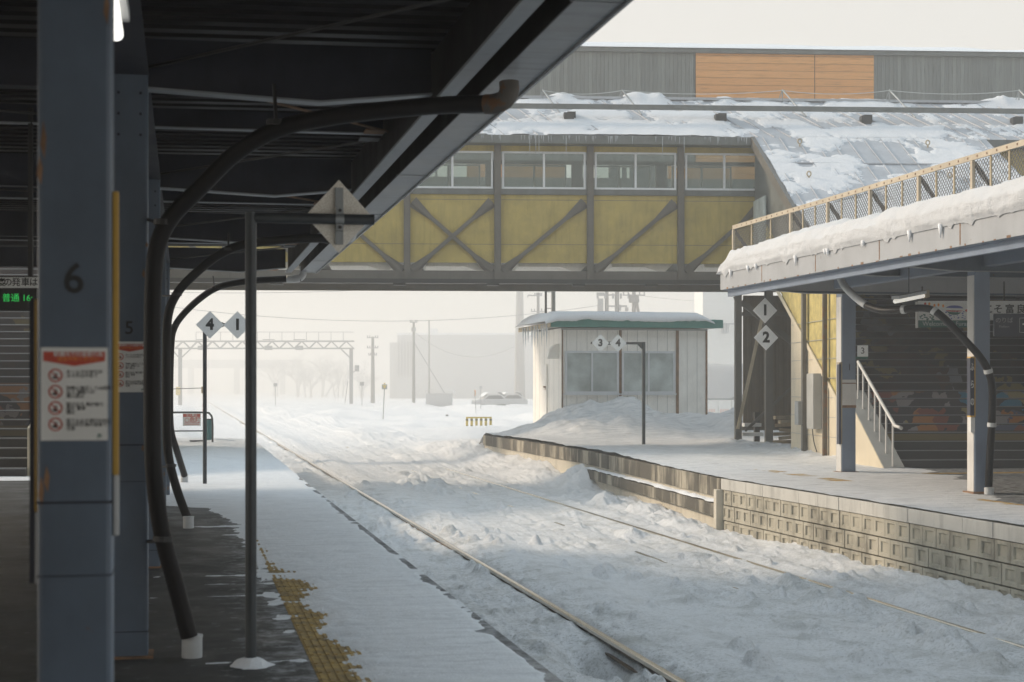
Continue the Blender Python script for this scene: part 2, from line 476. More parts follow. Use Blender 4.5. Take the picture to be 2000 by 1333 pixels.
def concrete(name, a, b, stain=0.5, streak=(1.5, 1.5, 0.25), lo=0.48, hi=0.66):
    k = NT(name)
    n = k.noise(2.5, detail=7, rough=0.65)
    s_ = k.noise(2.2, k.coord(streak, 'World'), detail=6, rough=0.7)
    c = k.mix(n, a, b)
    c = k.mix(k.math('MULTIPLY', k.ramp(s_, [(lo, 0.0), (hi, 1.0)]), stain), c, tuple(x * 0.22 for x in a))
    k.color(c); k.set(Roughness=0.85); k.bump(k.noise(45.0, detail=5), 0.35, 0.01); return k.m
M['block'] = concrete('concrete_block', (0.30, 0.275, 0.215), (0.50, 0.46, 0.37), 0.62, (1.5, 0.9, 0.5), 0.46, 0.64)
M['coping'] = concrete('concrete_coping', (0.42, 0.405, 0.37), (0.55, 0.535, 0.49), 0.35)
M['coping_dark'] = concrete('stained_coping', (0.30, 0.265, 0.20), (0.46, 0.41, 0.32), 0.95, (1.1, 0.55, 0.12), 0.41, 0.53)
M['wall_low'] = concrete('pale_wall_concrete', (0.50, 0.46, 0.37), (0.60, 0.55, 0.46), 0.3)
def tactile():
    k = NT('tactile_yellow')
    n = k.noise(9.0, detail=6)
    k.color(k.mix(k.ramp(n, [(0.35, 0.0), (0.65, 1.0)]), (0.16, 0.105, 0.035), (0.46, 0.30, 0.075))); k.set(Roughness=0.7)
    return k.m
M['tactile'] = tactile()
# ================================================================== GROUND AND PLATFORMS
WALLPX = [(2000, 1030), (1700, 981), (1410, 935), (1150, 881), (945, 850)]
WALL = [PZ(x, y, 0.0) for x, y in WALLPX]
WY = [8.0] + [p.y for p in WALL]; WX = [9.22] + [p.x for p in WALL]
def wx(y): return np.interp(y, WY, WX)
RAIL_Z = -0.85
CLODS = []
for _px, _py, _r, _h in ((822, 935, .42, .26), (852, 948, .36, .20), (838, 955, .5, .14), (866, 962, .30, .12), (800, 942, .3, .12), (1752, 1240, .24, .30), (1740, 1250, .3, .12), (1590, 1055, .28, .10), (1313, 1052, .22, .10),
                         (1700, 1285, .22, .10), (1850, 1275, .35, .14), (1830, 1262, .25, .12), (1900, 1300, .3, .12), (1460, 1100, .3, .10), (1560, 1140, .36, .13), (1480, 1172, .3, .1), (1640, 1180, .45, .14), (1980, 1250, .4, .16), (1360, 1088, .25, .08), (1270, 1000, .4, .12), (1180, 985, .35, .1)):
    _p = PZ(_px, _py, -0.9); CLODS.append((_p.x, _p.y, _r, _h))
_r = random.Random(12)
for _i in range(620):
    _y = 7 + 34 * _r.random() ** 1.5; _x = _r.choice((_r.uniform(3.05, 3.9), _r.uniform(5.2, 8.9), _r.uniform(5.2, 8.9), _r.uniform(4.3, 5.2)))
    _s = _r.uniform(.025, .075) * _r.choice((.7, .8, 1, 1.7)); CLODS.append((_x, _y, _s, _s * _r.uniform(.7, 1.3)))
def ground_z(x, y):
    z = -0.925 + 0.018 * fbm(x * 0.22, y * 0.22, 3, 1) + 0.016 * fbm(x * 1.7, y * 1.1, 5, 2, 0.62) + 0.022 * fbm(x * 4.5, y * 0.22, 4, 3, 0.6)
    near = sst(90, 30, y)
    lumps = np.maximum(fbm(x * 3.2, y * 2.6, 5, 5, 0.68) - 0.10, 0) * (0.06 * near + 0.03)
    grit = np.maximum(fbm(x * 9.0, y * 6.5, 3, 6, 0.7) - 0.05, 0) * 0.06 * near
    mask = sst(5.3, 6.2, x) * 0.9 + sst(4.1, 3.6, x) * 0.75
    mask = mask * (0.35 + 0.65 * sst(-0.25, 0.35, fbm(x * 0.5, y * 0.35, 3, 9)))
    z = z + (lumps + grit) * np.clip(mask, 0, 1) + grit * 0.45
    big = np.maximum(vnoise(x * 1.5 + 3, y * 1.1, 21) - 0.55, 0) * 0.42 * np.clip(mask, 0, 1) * near
    z = z + big
    for cx, cy, cr, ch in CLODS:
        ch = min(ch, .16)
        i = np.nonzero((np.abs(x - cx) < cr * 1.4) & (np.abs(y - cy) < cr * 1.8))
        if len(i[0]):
            X_, Y_ = x[i], y[i]
            q = np.sqrt((X_ - cx) ** 2 + ((Y_ - cy) * 0.8) ** 2) / cr + 0.35 * fbm(X_ * 6 / (cr * 6 + .6), Y_ * 6 / (cr * 6 + .6), 3, int(cx * 100) % 97)
            z[i] += ch * np.sqrt(np.clip(1 - q * q, 0, 1)) * (1 + 0.4 * fbm(X_ * 9, Y_ * 9, 2, 33))
    # ridge thrown up beside the rail, flangeway beside it
    z = z + 0.10 * np.exp(-((x - 4.75) / 0.40) ** 2) * (0.8 + 0.4 * fbm(y * 0.3, x * 0, 2, 7))
    tuft = np.maximum(fbm(x * 9, y * 5, 3, 31), 0) * 0.09 * np.exp(-((x - 4.3) / 0.13) ** 2)
    z = z + tuft
    z = z - 0.075 * np.exp(-((x - 4.10) / 0.06) ** 2)
    z = z + 0.07 * np.exp(-((x - 3.86) / 0.11) ** 2) * (0.6 + fbm(x * 6, y * 3, 3, 12))
    hole = np.exp(-(((x - 3.72) / 0.22) ** 2 + ((y - 14.6) / 0.75) ** 2))
    z = z - 0.5 * np.where(x < 3.96, hole, hole * 0.1)
    z = z - 0.05 * np.exp(-((x - 7.64) / 0.06) ** 2) * sst(-0.2, 0.2, fbm(y * 0.5, x * 0, 3, 14))
    z = z + 0.045 * np.exp(-((x - 8.05) / 0.2) ** 2)
    for X_, b_, a_ in ((7.72, -.030, .016), (6.65, -.048, .022)):
        w_ = np.exp(-((x - X_) / .22) ** 4) * .9
        z = z * (1 - w_) + w_ * (RAIL_Z + b_ + a_ * fbm(x * 5, y * .9, 4, int(X_ * 10)))
    # bank under the right platform wall
    d = wx(y) - x
    bank = sst(1.3, 0.0, d)
    z = z + bank * (0.06 + 0.09 * fbm(x * 1.6, y * 1.2, 5, 15, .6)) + bank * 0.06 * sst(22, 14, y) 
    z = z + sst(0.9, 0.05, d) * 0.42 * np.exp(-((y - 39.4) / 1.0) ** 2) * (1.0 + 0.7 * fbm(x * 2.2, y * 1.6, 4, 20)) + sst(1.6, 0.1, d) * 0.42 * sst(38, 44, y) * sst(70, 58, y) * (0.8 + 0.5 * fbm(x, y * 0.5, 4, 16))
    # ploughed banks beyond the platforms
    far = sst(48, 62, y) * sst(5.5, 9.0, x) * (0.35 + 0.5 * fbm(x * 0.3, y * 0.12, 4, 17)) * sst(400, 140, y)
    z = z + far
    z = z + sst(44, 56, y) * sst(1.5, -0.5, x) * (0.5 + 0.3 * fbm(x * 0.4, y * 0.2, 3, 18)) * sst(300, 120, y)
    z = z + 0.10 * fbm(x * 0.6, y * 0.4, 4, 19) * sst(45, 70, y)
    return z
gx = np.concatenate([np.linspace(-420, -20, 22), np.linspace(-18, 1.4, 26), np.linspace(1.5, 3.0, 10), np.linspace(3.04, 10.2, 235),
                     np.linspace(10.4, 34, 60), np.linspace(36, 520, 28)])
gy = [3.0]
while gy[-1] < 75: gy.append(gy[-1] * 1.0047)
while gy[-1] < 1600: gy.append(gy[-1] * 1.022)
GX, GY = np.meshgrid(gx, np.array(gy))
def ground_mat():
    k = NT('track_snow')
    a = k.noise(1.6, detail=6); b = k.noise(9.0, detail=8, rough=0.74); c = k.noise(60.0, detail=4, rough=0.75)
    col = k.mix(a, (0.84, 0.84, 0.845), (0.90, 0.90, 0.905))
    o = k.sep(k.coord(src='World'))
    d = k.noise(2.0, detail=9, rough=0.75); d2 = k.noise(1.0, k.coord((3.5, 1.2, 1), 'World', (5, 3, 0)), detail=7, rough=0.7)
    gr = k.noise(24.0, detail=5, rough=0.75)
    strip = k.ramp(k.math('DIVIDE', o[0], 12.0), [(0.24, 0.9), (0.335, 0.85), (0.36, 1.0), (0.39, 0.6), (0.44, 0.5), (0.50, 0.7), (0.63, 0.8), (0.67, 0.65), (0.74, 0.5), (0.78, 0.2)])
    yf = k.ramp(k.math('DIVIDE', o[1], 100.0), [(0.10, 1.0), (0.25, 0.8), (0.6, 0.5), (1.0, 0.1)])
    w = k.math('MULTIPLY', strip, yf)
    col = k.mix(k.math('MULTIPLY', w, k.ramp(d, [(0.47, 0.0), (0.64, 0.9)])), col, (0.46, 0.455, 0.42))
    col = k.mix(k.math('MULTIPLY', w, k.ramp(gr, [(0.51, 0.0), (0.63, 0.85)])), col, (0.40, 0.395, 0.36))  # grit and finer speckle: dirt, plus painted shade between clumps
    sp = k.noise(42.0, detail=3, rough=0.7)
    col = k.mix(k.math('MULTIPLY', k.ramp(sp, [(0.58, 0.0), (0.67, 0.8)]), k.math('ADD', 0.15, k.math('MULTIPLY', w, 0.75))), col, (0.30, 0.295, 0.27))
    col = k.mix(k.math('MULTIPLY', w, k.ramp(d2, [(0.60, 0.0), (0.70, 0.8)])), col, (0.29, 0.275, 0.23))
    k.color(col); k.set(Roughness=0.55); k.b.inputs['Specular IOR Level'].default_value = 0.4
    k.bump(k.math('ADD', b, k.math('MULTIPLY', c, 0.45)), 0.8, 0.07)
    return k.m
M['track_snow'] = ground_mat()
struct(MB().grid(GX, GY, ground_z(GX, GY)).build('snowy_ground', M['track_snow'], smooth=True))

# left island platform (slab with a stepped edge)
PL_END = 49.0
b = MB()
b.box(-8.4, 1.93, -32, PL_END, -1.4, -0.13)
b.box(-8.5, 1.96, -32, PL_END + 0.02, -0.13, 0.0)
struct(b.build('platform', M['asphalt']))
def warning_strip(x0, x1, y0, y1):
    b = MB()
    b.box(x0, x1, y0, y1, 0.001, 0.004)
    y = y0
    n = 7
    while y < y1:
        for i in range(n):
            cx = x0 + (i + 0.5) * (x1 - x0) / n
            b.box(cx - 0.011, cx + 0.011, y + 0.015, min(y + 0.285, y1), 0.004, 0.0085)
        y += 0.3
    return struct(b.build('tactile_paving', M['tactile']))
warning_strip(0.70, 1.02, 5.0, 22.0)

def left_snow(x, y):
    n = fbm(x * 3.2, y * 2.6, 6, 41, 0.70)
    n2 = fbm(x * 7, y * 11, 3, 45)
    xb = np.interp(y, [0, 12, 19.0, 21.5, 23.2, 24.5], [0.66, 0.72, 0.62, 0.35, -1.2, -9.0])
    e = x - xb
    bias = np.clip(e * 5.5, -1.6, 0.95)
    bias = np.where(x < -1.5, np.clip((y - 28.6) * 3, -1.6, .95), bias)
    tact = sst(0.62, 0.74, x) * sst(1.25, 0.95, x) * sst(17, 11, y)
    bias = bias * (1 - tact) + tact * (-0.42 + 0.95 * sst(0.78, 1.06, x))
    t = bias + n * 0.95 + n2 * 0.25
    # wind-blown ribs of snow left across the bare asphalt
    for yy, w in ((9.35, .05), (12.35, .035), (13.1, .03), (13.7, .09), (18.6, .14), (17.5, 0.05)):
        t = t + 1.75 * np.exp(-((y - yy - 0.05 * fbm(x * 1.5, x * 0, 2, 47)) / w) ** 2) * sst(0.9, 0.2, x) * sst(-0.9, -0.3, x) * (0.65 + 0.5 * fbm(x * 3, y * 0, 2, 48))
    # holes along the edge
    eh = sst(-0.10, -0.03, x - 1.96) * (1.1 + 1.5 * fbm(y * 1.6, x * 0.6, 5, 49, 0.65)) + sst(-0.22, -0.05, x - 1.96) * np.maximum(fbm(y * 1.3, x * 0.8, 5, 52, 0.6) - .12, 0) * 4
    t = t - np.maximum(eh, 0) * 1.6 * sst(34, 22, y)
    h = 0.012 + 0.03 * sst(25, 45, y) + 0.02 * tact
    return np.clip(t, -1.5, 1.4) * h + 0.004 + 0.05 * sst(28.8, 34, y) * (1 + fbm(x * 0.8, y * 0.8, 3, 50)) * sst(1.9, 0.8, x)
sx = np.concatenate([np.linspace(-8.4, -1.2, 20), np.linspace(-1.1, 1.96, 125)])
sy = [5.5]
while sy[-1] < PL_END: sy.append(sy[-1] * 1.0040)
SX, SY = np.meshgrid(sx, np.array(sy))
SZ = left_snow(SX, SY)
SX[:, -1] += 0.02 * fbm(SY[:, -1] * 2, SY[:, -1] * 0, 3, 51)
struct(MB().grid(SX, SY, SZ, SZ > 0).build('platform_snow', M['snow_plat'], smooth=True))

# right island platform
b = MB()
ys = np.concatenate([np.linspace(8, 27.3, 12), np.linspace(28, 53, 26)])
poly = [(float(wx(y)) + 0.12, float(y), -1.4) for y in ys] + [(24, 53, -1.4), (24, 8, -1.4)]
b.prism(poly, (0, 0, 1.4))
struct(b.build('platform', M['asphalt']))
warning_strip(10.55, 10.88, 14.0, 34.0)
b = MB(); q = PZ(1790, 925); q2 = PZ(2000, 945)
b.box(13.0, 19.0, 27.35, 27.7, 0.001, 0.006)
struct(b.build('tactile_paving', M['tactile']))

HUT0 = P(1097, 800, 54.0); HUT1 = P(1380, 800, 55.0)
def right_snow(x, y):
    d = x - wx(y)
    n = fbm(x * 1.1, y * 2.4, 5, 61, 0.6)
    xb = np.interp(y, [10, 20.0, 22.5, 27.2, 29.5, 31], [10.5, 10.75, 11.4, 13.4, 13.8, 26])
    e = xb - x
    t = np.clip(e * 2.2, -1.6, 0.95) + n * 0.8
    tact = sst(10.35, 10.5, x) * sst(11.3, 10.9, x) * sst(24, 25.5, y) * sst(31, 29, y)
    t = t - tact * 0.85
    st = sst(12.9, 13.2, x) * np.exp(-((y - 27.5) / 0.5) ** 2)
    t = t - st
    z = np.clip(t, -1.5, 1.3) * 0.016 + 0.006
    z = z + 0.05 * sst(30, 36, y) * (1.0 + 0.8 * fbm(x * 0.7, y * 0.7, 4, 62))
    edge = sst(0.0, 0.5, d)
    # ploughed heap before the hut
    heap = sst(45.2, 49.5, y + 0.7 * fbm(x * 0.5, y * 0, 2, 63)) * sst(0.1, 2.2, d)
    lum = fbm(x * 0.9, y * 0.9, 5, 64, 0.55)
    z = z + heap * (0.50 + 0.30 * lum) * edge
    pk = np.exp(-(((x - HUT0.x - 0.75) / 1.1) ** 2 + ((y - 52.4) / 1.5) ** 2)) * 0.50
    pk2 = np.exp(-(((x - HUT0.x - 2.2) / 1.0) ** 2 + ((y - 51.9) / 1.4) ** 2)) * 0.42
    pk3 = np.exp(-(((x - HUT1.x + 0.2) / 0.8) ** 2 + ((y - 49.0) / 1.0) ** 2)) * 0.30 * (1 + 0.8 * lum)
    z = z + (pk + pk2 + pk3) * edge
    z = z + (0.07 * fbm(x * 2.5, y * 2.5, 4, 65) + 0.10 * np.maximum(fbm(x * 2.0, y * 2.0, 5, 66, .65), 0)) * heap
    ft = sst(3.3, 4.2, d) * sst(5.6, 4.6, d) * sst(31, 33, y) * sst(44, 42, y)
    z = z + ft * (0.05 + 0.16 * np.maximum(fbm(x * 2.2, y * 1.6, 4, 67, .6), 0))
    z = z + 0.02 * fbm(x * 3.0, y * 3.5, 5, 68, .65) * sst(27, 31, y)
    end = sst(52.4, 55.5, y) * sst(3.8, 1.0, d)
    z = z * (1 - end) + end * (-0.75)
    z = z - sst(56, 62, y) * 0.95
    return z
sy = [14.0]
while sy[-1] < 63: sy.append(sy[-1] + max(0.055, 0.0042 * sy[-1]))
sd = np.concatenate([np.linspace(-0.015, 5.0, 95), np.linspace(5.1, 16, 80)])
SD, SY = np.meshgrid(sd, np.array(sy))
SX = SD + wx(np.minimum(SY, 53.5))
SZ = right_snow(SX, SY)
struct(MB().grid(SX, SY, SZ, SZ > -2).build('platform_snow', M['snow_right'], smooth=True))

# ---- facing wall of the right platform: near part of hollow-faced blocks, far part of stained concrete
wn_ = thing('platform_wall', 'pale concrete block wall with recessed squares below the right platform edge', 'wall', (0, 0, 0))
bl = MB(); cp = MB()
Y0, Y1 = 13.0, float(WALL[2].y)
rng = random.Random(4)
L = 0.37; nb = int((Y1 - Y0) / L)
def wp(y, d, z): return (float(wx(y)) + d, y, z)
def wbox(mb, y0, y1, d0, d1, z0, z1):
    vs = [wp(y, d, z) for z in (z0, z1) for y in (y0, y1) for d in (d0, d1)]
    mb.add(vs, [(0, 2, 3, 1), (4, 5, 7, 6), (0, 1, 5, 4), (2, 6, 7, 3), (0, 4, 6, 2), (1, 3, 7, 5)])
for c in range(4):
    z1 = -0.195 - c * 0.262; z0 = z1 - 0.243
    off = (c % 2) * L * 0.55
    for i in range(-1, nb + 1):
        y0 = Y0 + i * L + off; y1 = y0 + L - (0.018 if (i + c) % 2 else 0.008)
        y1 = min(y1, Y1 - 0.02)
        if y1 - y0 < 0.1: continue
        j = rng.uniform(-0.006, 0.006)
        a, e = y0 + 0.07, y1 - 0.07
        za, ze = z0 + 0.05, z1 - 0.045
        vs = [wp(y0, j, z0), wp(y1, j, z0), wp(y1, j, z1), wp(y0, j, z1), wp(a, j, za), wp(e, j, za), wp(e, j, ze), wp(a, j, ze),
              wp(a + .012, .022, za + .012), wp(e - .012, .022, za + .012), wp(e - .012, .022, ze - .012), wp(a + .012, .022, ze - .012),
              wp(y0, .1, z0), wp(y1, .1, z0), wp(y1, .1, z1), wp(y0, .1, z1)]
        fs = []
        for k in range(4):
            n = (k + 1) % 4
            fs += [(k, n, 4 + n, 4 + k), (4 + k, 4 + n, 8 + n, 8 + k), (n, k, 12 + k, 12 + n)]
        fs.append((8, 9, 10, 11))
        bl.add(vs, fs)
bl.build('block_facing', M['block'], wn_)
y = Y0
while y < Y1 - 0.1:
    y1 = min(y + 0.735 + rng.uniform(-.01, .01), Y1)
    wbox(cp, y, y1 - 0.006, -0.02 + rng.uniform(-.004, .004), 0.13, -0.185, -0.002); y = y1
cp.build('coping', M['coping'], wn_, bevel=0.006)
wf = thing('platform_wall', 'stained concrete retaining wall with a snowy ledge, beyond the block wall', 'wall', (0, 0, 0))
cp = MB(); lo = MB(); lg = MB(); sn = MB(); pt = MB()
Y2 = float(WALL[3].y); Y3 = float(WALL[4].y)
y = Y1
while y < Y3 - 0.05:
    y1 = min(y + rng.uniform(0.9, 1.6), Y3)
    wbox(cp, y + 0.002, y1 - 0.004, -0.03 + rng.uniform(-.008, .008), 0.13, -0.33, -0.002); y = y1
yy = np.linspace(Y1 + 0.15, Y3, 24)
for a, e in zip(yy[:-1], yy[1:]):
    wbox(lo, a, e, 0.02, 0.125, -1.35, -0.335)
yl = np.linspace(Y1 + 0.18, Y2 - 0.1, 14)
for a, e in zip(yl[:-1], yl[1:]):
    wbox(lg, a, e, -0.10, 0.015, -0.66, -0.44)
ln = np.linspace(Y1 + 0.18, Y2 - 0.1, 120); dd = np.linspace(-0.11, 0.03, 7)
DD, LN = np.meshgrid(dd, ln)
sn.grid(DD + wx(LN), LN, -0.44 + 0.05 * (0.3 + np.sqrt(np.clip((DD + 0.12) / 0.14, 0, 1))) + 0.02 * fbm(LN * 3, DD * 8, 3, 71))
wbox(pt, Y1 - 0.02, Y1 + 0.15, -0.11, 0.1, -1.35, -0.19)
wbox(pt, Y2 - 0.12, Y2 + 0.06, -0.09, 0.1, -1.35, -0.335)
cp.build('coping', M['coping_dark'], wf, bevel=0.008); lo.build('lower_face', M['wall_low'], wf)
lg.build('ledge', M['coping_dark'], wf, bevel=0.006); sn.build('ledge_snow', M['snow'], wf, smooth=True); pt.build('pier', M['wall_low'], wf, bevel=0.01)

# ---- rails
def rail(X, label, y0=6.0, y1=420.0, dz=0.0):
    h = MB(); f = MB()
    f.box(X - 0.055, X + 0.055, y0, y1, -1.0, -0.98); f.box(X - 0.009, X + 0.009, y0, y1, -0.98, RAIL_Z - 0.04)
    h.prism([(X - 0.032, y0, RAIL_Z - 0.04), (X + 0.032, y0, RAIL_Z - 0.04), (X + 0.032, y0, RAIL_Z - 0.006), (X + 0.024, y0, RAIL_Z), (X - 0.024, y0, RAIL_Z), (X - 0.032, y0, RAIL_Z - 0.006)], (0, y1 - y0, 0))
    t = thing('rail', label, 'rail', (0, 0, dz))
    f.build('rail_web', M['rail_steel'], t); h.build('rail_head', M['rail_head'], t)
rail(4.00, 'shining rail running out of the frame in front of the left platform edge')
rail(7.72, 'thin rusty rail half buried in snow nearest the block wall', dz=-0.02)
rail(6.65, 'snow-buried rail in the middle of the lumpy track bed', 6, 160, -0.055)

# ================================================================== LEFT PLATFORM CANOPY
PIL = [4.83 + 4.8 * i for i in range(5)]
CE = 24.3                                   # canopy ends here
lc = thing('platform_canopy', 'dark steel canopy over the left platform with corrugated ceiling and box gutter', 'canopy', (0, 0, 0))
b = MB()
prof = []; y = -26.0  # unseen length behind the camera, added to darken the space below
while y < CE:
    prof += [(y, 0.0), (y + 0.11, 0.0), (y + 0.13, 0.05), (y + 0.20, 0.05), (y + 0.22, 0.0)]; y += 0.22
prof = [(a, c) for i, (a, c) in enumerate(prof) if i == 0 or a - prof[i - 1][0] > 1e-6]
nx = [(-8.5, 3.66), (-3.3, 3.58), (1.70, 3.64)]
vs = [(x, a, z + c) for x, z in nx for a, c in prof]
n = len(prof)
fs = [(r * n + i, r * n + i + 1, (r + 1) * n + i + 1, (r + 1) * n + i) for r in range(2) for i in range(n - 1)]
b.add(vs, fs)
b.box(-8.6, 1.92, -26, CE, 3.80, 3.84); b.box(-8.6, -2.1, CE + .001, 29.0, 3.62, 3.84)  # second box: unseen roof added on to shade the strip before the stairs
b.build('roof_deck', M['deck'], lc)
for Y in PIL:
    b = MB(); y0 = Y + 0.10
    top = 3.575
    pl = [(-0.30, 3.29), (0.78, 3.24), (1.45, 3.31)]
    poly = [(x, y0 - 0.006, z) for x, z in pl] + [(1.45, y0 - 0.006, top), (-0.30, y0 - 0.006, top)]
    b.prism(poly, (0, 0.012, 0))
    b.mat(1)
    for (x0, z0), (x1, z1) in zip(pl[:-1], pl[1:]):
        b.prism([(x0, y0 - 0.06, z0 - 0.012), (x1, y0 - 0.06, z1 - 0.012), (x1, y0 - 0.06, z1), (x0, y0 - 0.06, z0)], (0, 0.12, 0))
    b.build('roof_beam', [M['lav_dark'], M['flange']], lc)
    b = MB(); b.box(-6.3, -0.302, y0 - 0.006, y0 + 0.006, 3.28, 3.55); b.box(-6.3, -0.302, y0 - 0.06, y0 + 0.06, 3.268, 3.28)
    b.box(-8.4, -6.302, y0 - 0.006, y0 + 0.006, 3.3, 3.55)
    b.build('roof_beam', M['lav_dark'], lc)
    for s in (-2.15, 2.3):
        b = MB(); b.tube([(-0.2, y0 + (0.05 if s > 0 else -0.05), 3.40), (1.47, y0 + s, 3.44)], 0.010, 6)
        b.box(1.30, 1.449, y0 + s - 0.10, y0 + s + 0.10, 3.43, 3.442)
        b.build('brace_rod', M['rust'] if s > 0 else M['black'], lc)
    b = MB(); b.tube([(-6.2, y0, 3.40), (-0.4, y0 + 2.3, 3.46)], 0.010, 6); b.build('brace_rod', M['black'], lc)
for Y in [PIL[0] - 2.3 + 4.8 * i for i in range(6)]:
    if Y > CE: continue
    b = MB(); b.box(-8.3, 1.448, Y - 0.005, Y + 0.005, 3.44, 3.572); b.mat(1).box(-8.3, 1.448, Y - 0.035, Y + 0.035, 3.43, 3.44)
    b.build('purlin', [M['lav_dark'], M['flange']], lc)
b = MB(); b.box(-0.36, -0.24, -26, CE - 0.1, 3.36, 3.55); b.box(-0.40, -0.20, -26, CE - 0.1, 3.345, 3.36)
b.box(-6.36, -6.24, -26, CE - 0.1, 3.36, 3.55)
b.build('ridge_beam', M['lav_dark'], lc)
b = MB(); b.box(1.452, 1.545, -26, CE - 0.05, 3.245, 3.262); b.build('edge_beam', M['flange'], lc)
MB().box(1.49, 1.505, -26, CE - 0.05, 3.263, 3.60).build('edge_beam_web', M['deck'], lc)  # dark colour stands for the shade on the web
b = MB()
b.box(1.68, 1.90, -26, CE, 3.25, 3.258); b.box(1.90, 1.915, -26, CE, 3.235, 3.78)
y = -2.0
while y < CE:
    b.box(1.66, 1.92, y - 0.004, y + 0.004, 3.247, 3.251); y += 3.0
b.box(1.68, 1.90, CE - 0.006, CE, 3.26, 3.5)
b.build('gutter', M['gutter'], lc)
MB().box(1.672, 1.679, -26, CE, 3.25, 3.62).build('gutter_back', M['deck'], lc)  # shaded gap behind the gutter painted as a dark face
ux = np.linspace(-8.7, 1.93, 40); uy = np.linspace(-26, CE + 0.05, 90)
UX, UY = np.meshgrid(ux, uy)
UZ = 3.84 + 0.26 * sst(1.95, 1.6, UX) * sst(-8.7, -8.3, UX) + 0.05 * fbm(UX, UY, 3, 81)
MB().grid(UX, UY, UZ).build('roof_snow', M['snow'], lc, smooth=True)
# downpipes: a rusty elbow out of the gutter, a black hose bending down to a pot in the platform
def downpipe(label, pts, r, pot, elbow, hang):
    t = thing('downpipe', label, 'drain pipe', pot)
    base = Vector(pot)
    rel = lambda ps: [Vector(p) - base for p in ps]
    sp = spline(rel(pts), 34)
    MB().tube(sp, [r if i % 2 else r * .955 for i in range(len(sp))], 14).build('hose', M['hose'], t, smooth=True)
    MB().tube(spline(rel(elbow), 6), r * 1.08, 14).build('elbow', M['rusty_pipe'] if 'rusty' in label else M['pvc'], t, smooth=True)
    b = MB(); b.tube([(0, 0, -0.01), (0, 0, 0.125)], r * 1.18, 18); b.tube([(0, 0, 0.115), (0, 0, 0.13)], r * 1.24, 18)
    b.build('pot', M['pvc'], t, smooth='auto')
    for p, q, rr in hang:
        p, q = Vector(p) - base, Vector(q) - base
        b = MB(); b.tube([p, q], 0.011, 6); b.tube([q - Vector((0, 0, 0.0)), q + Vector((0.001, 0.0, 0.03))], r * 1.15, 14)
        b.build('bracket', M['black'], t)
p1 = [P(955, 203, 8.95), P(850, 207, 9.0), P(740, 217, 9.05), P(640, 230, 9.1), P(545, 252, 9.15), P(460, 300, 9.2), P(390, 368, 9.22), P(335, 425, 9.22), P(308, 480, 9.22), P(299, 560, 9.22),
      P(297, 700, 9.22), P(297, 830, 9.22), P(301, 930, 9.24), P(316, 1040, 9.3), P(345, 1150, 9.35), P(370, 1245, 9.36)]
downpipe('nearest black drain hose, with a rusty elbow, bending down into a pale pot', p1, 0.050, tuple(PZ(375, 1284)),
         [P(994, 160, 8.87), P(994, 180, 8.87), P(984, 196, 8.9), P(965, 203, 8.93), P(948, 204, 8.95)],
         [(P(535, 165, 9.2), P(540, 246, 9.15), 1), (P(276, 425, 9.5), P(320, 440, 9.22), 1), (P(279, 1058, 9.45), P(318, 1058, 9.3), 1)])
p2 = [P(672, 470, 17.9), P(620, 466, 17.9), P(540, 470, 17.95), P(470, 480, 18.0), P(425, 500, 18.0), P(380, 536, 18.0), P(345, 575, 18.0), P(328, 620, 18.0), P(325, 700, 18.0), P(325, 820, 18.0), P(329, 890, 18.05), P(345, 955, 18.1), P(366, 1012, 18.2)]
downpipe('middle black drain hose, its pot set in a patch of snow beside the asphalt', p2, 0.05, tuple(PZ(368, 1032)),
         [P(686, 450, 17.9), P(686, 462, 17.9), P(672, 470, 17.9)],
         [(P(446, 455, 18.1), P(446, 490, 18.0), 1), (P(318, 578, 18.3), P(345, 578, 18.0), 1), (P(318, 912, 18.3), P(334, 912, 18.05), 1)])
p3 = [P(588, 544, 24.0), P(540, 546, 24.0), P(480, 550, 24.0), P(430, 560, 24.0), P(395, 580, 24.0), P(360, 612, 24.0), P(340, 642, 24.0), P(334, 680, 24.0), P(332, 780, 24.0), P(334, 840, 24.1), P(345, 880, 24.3), P(360, 928, 24.9)]
downpipe('farthest and thinnest black drain hose, at the end of the canopy', p3, 0.05, tuple(PZ(360, 942, 0.02)),
         [P(592, 520, 24.0), P(592, 534, 24.0), P(584, 544, 24.0), P(560, 545, 24.0)],
         [(P(416, 540, 24.1), P(419, 564, 24.0), 1), (P(328, 638, 24.2), P(342, 638, 24.0), 1)])

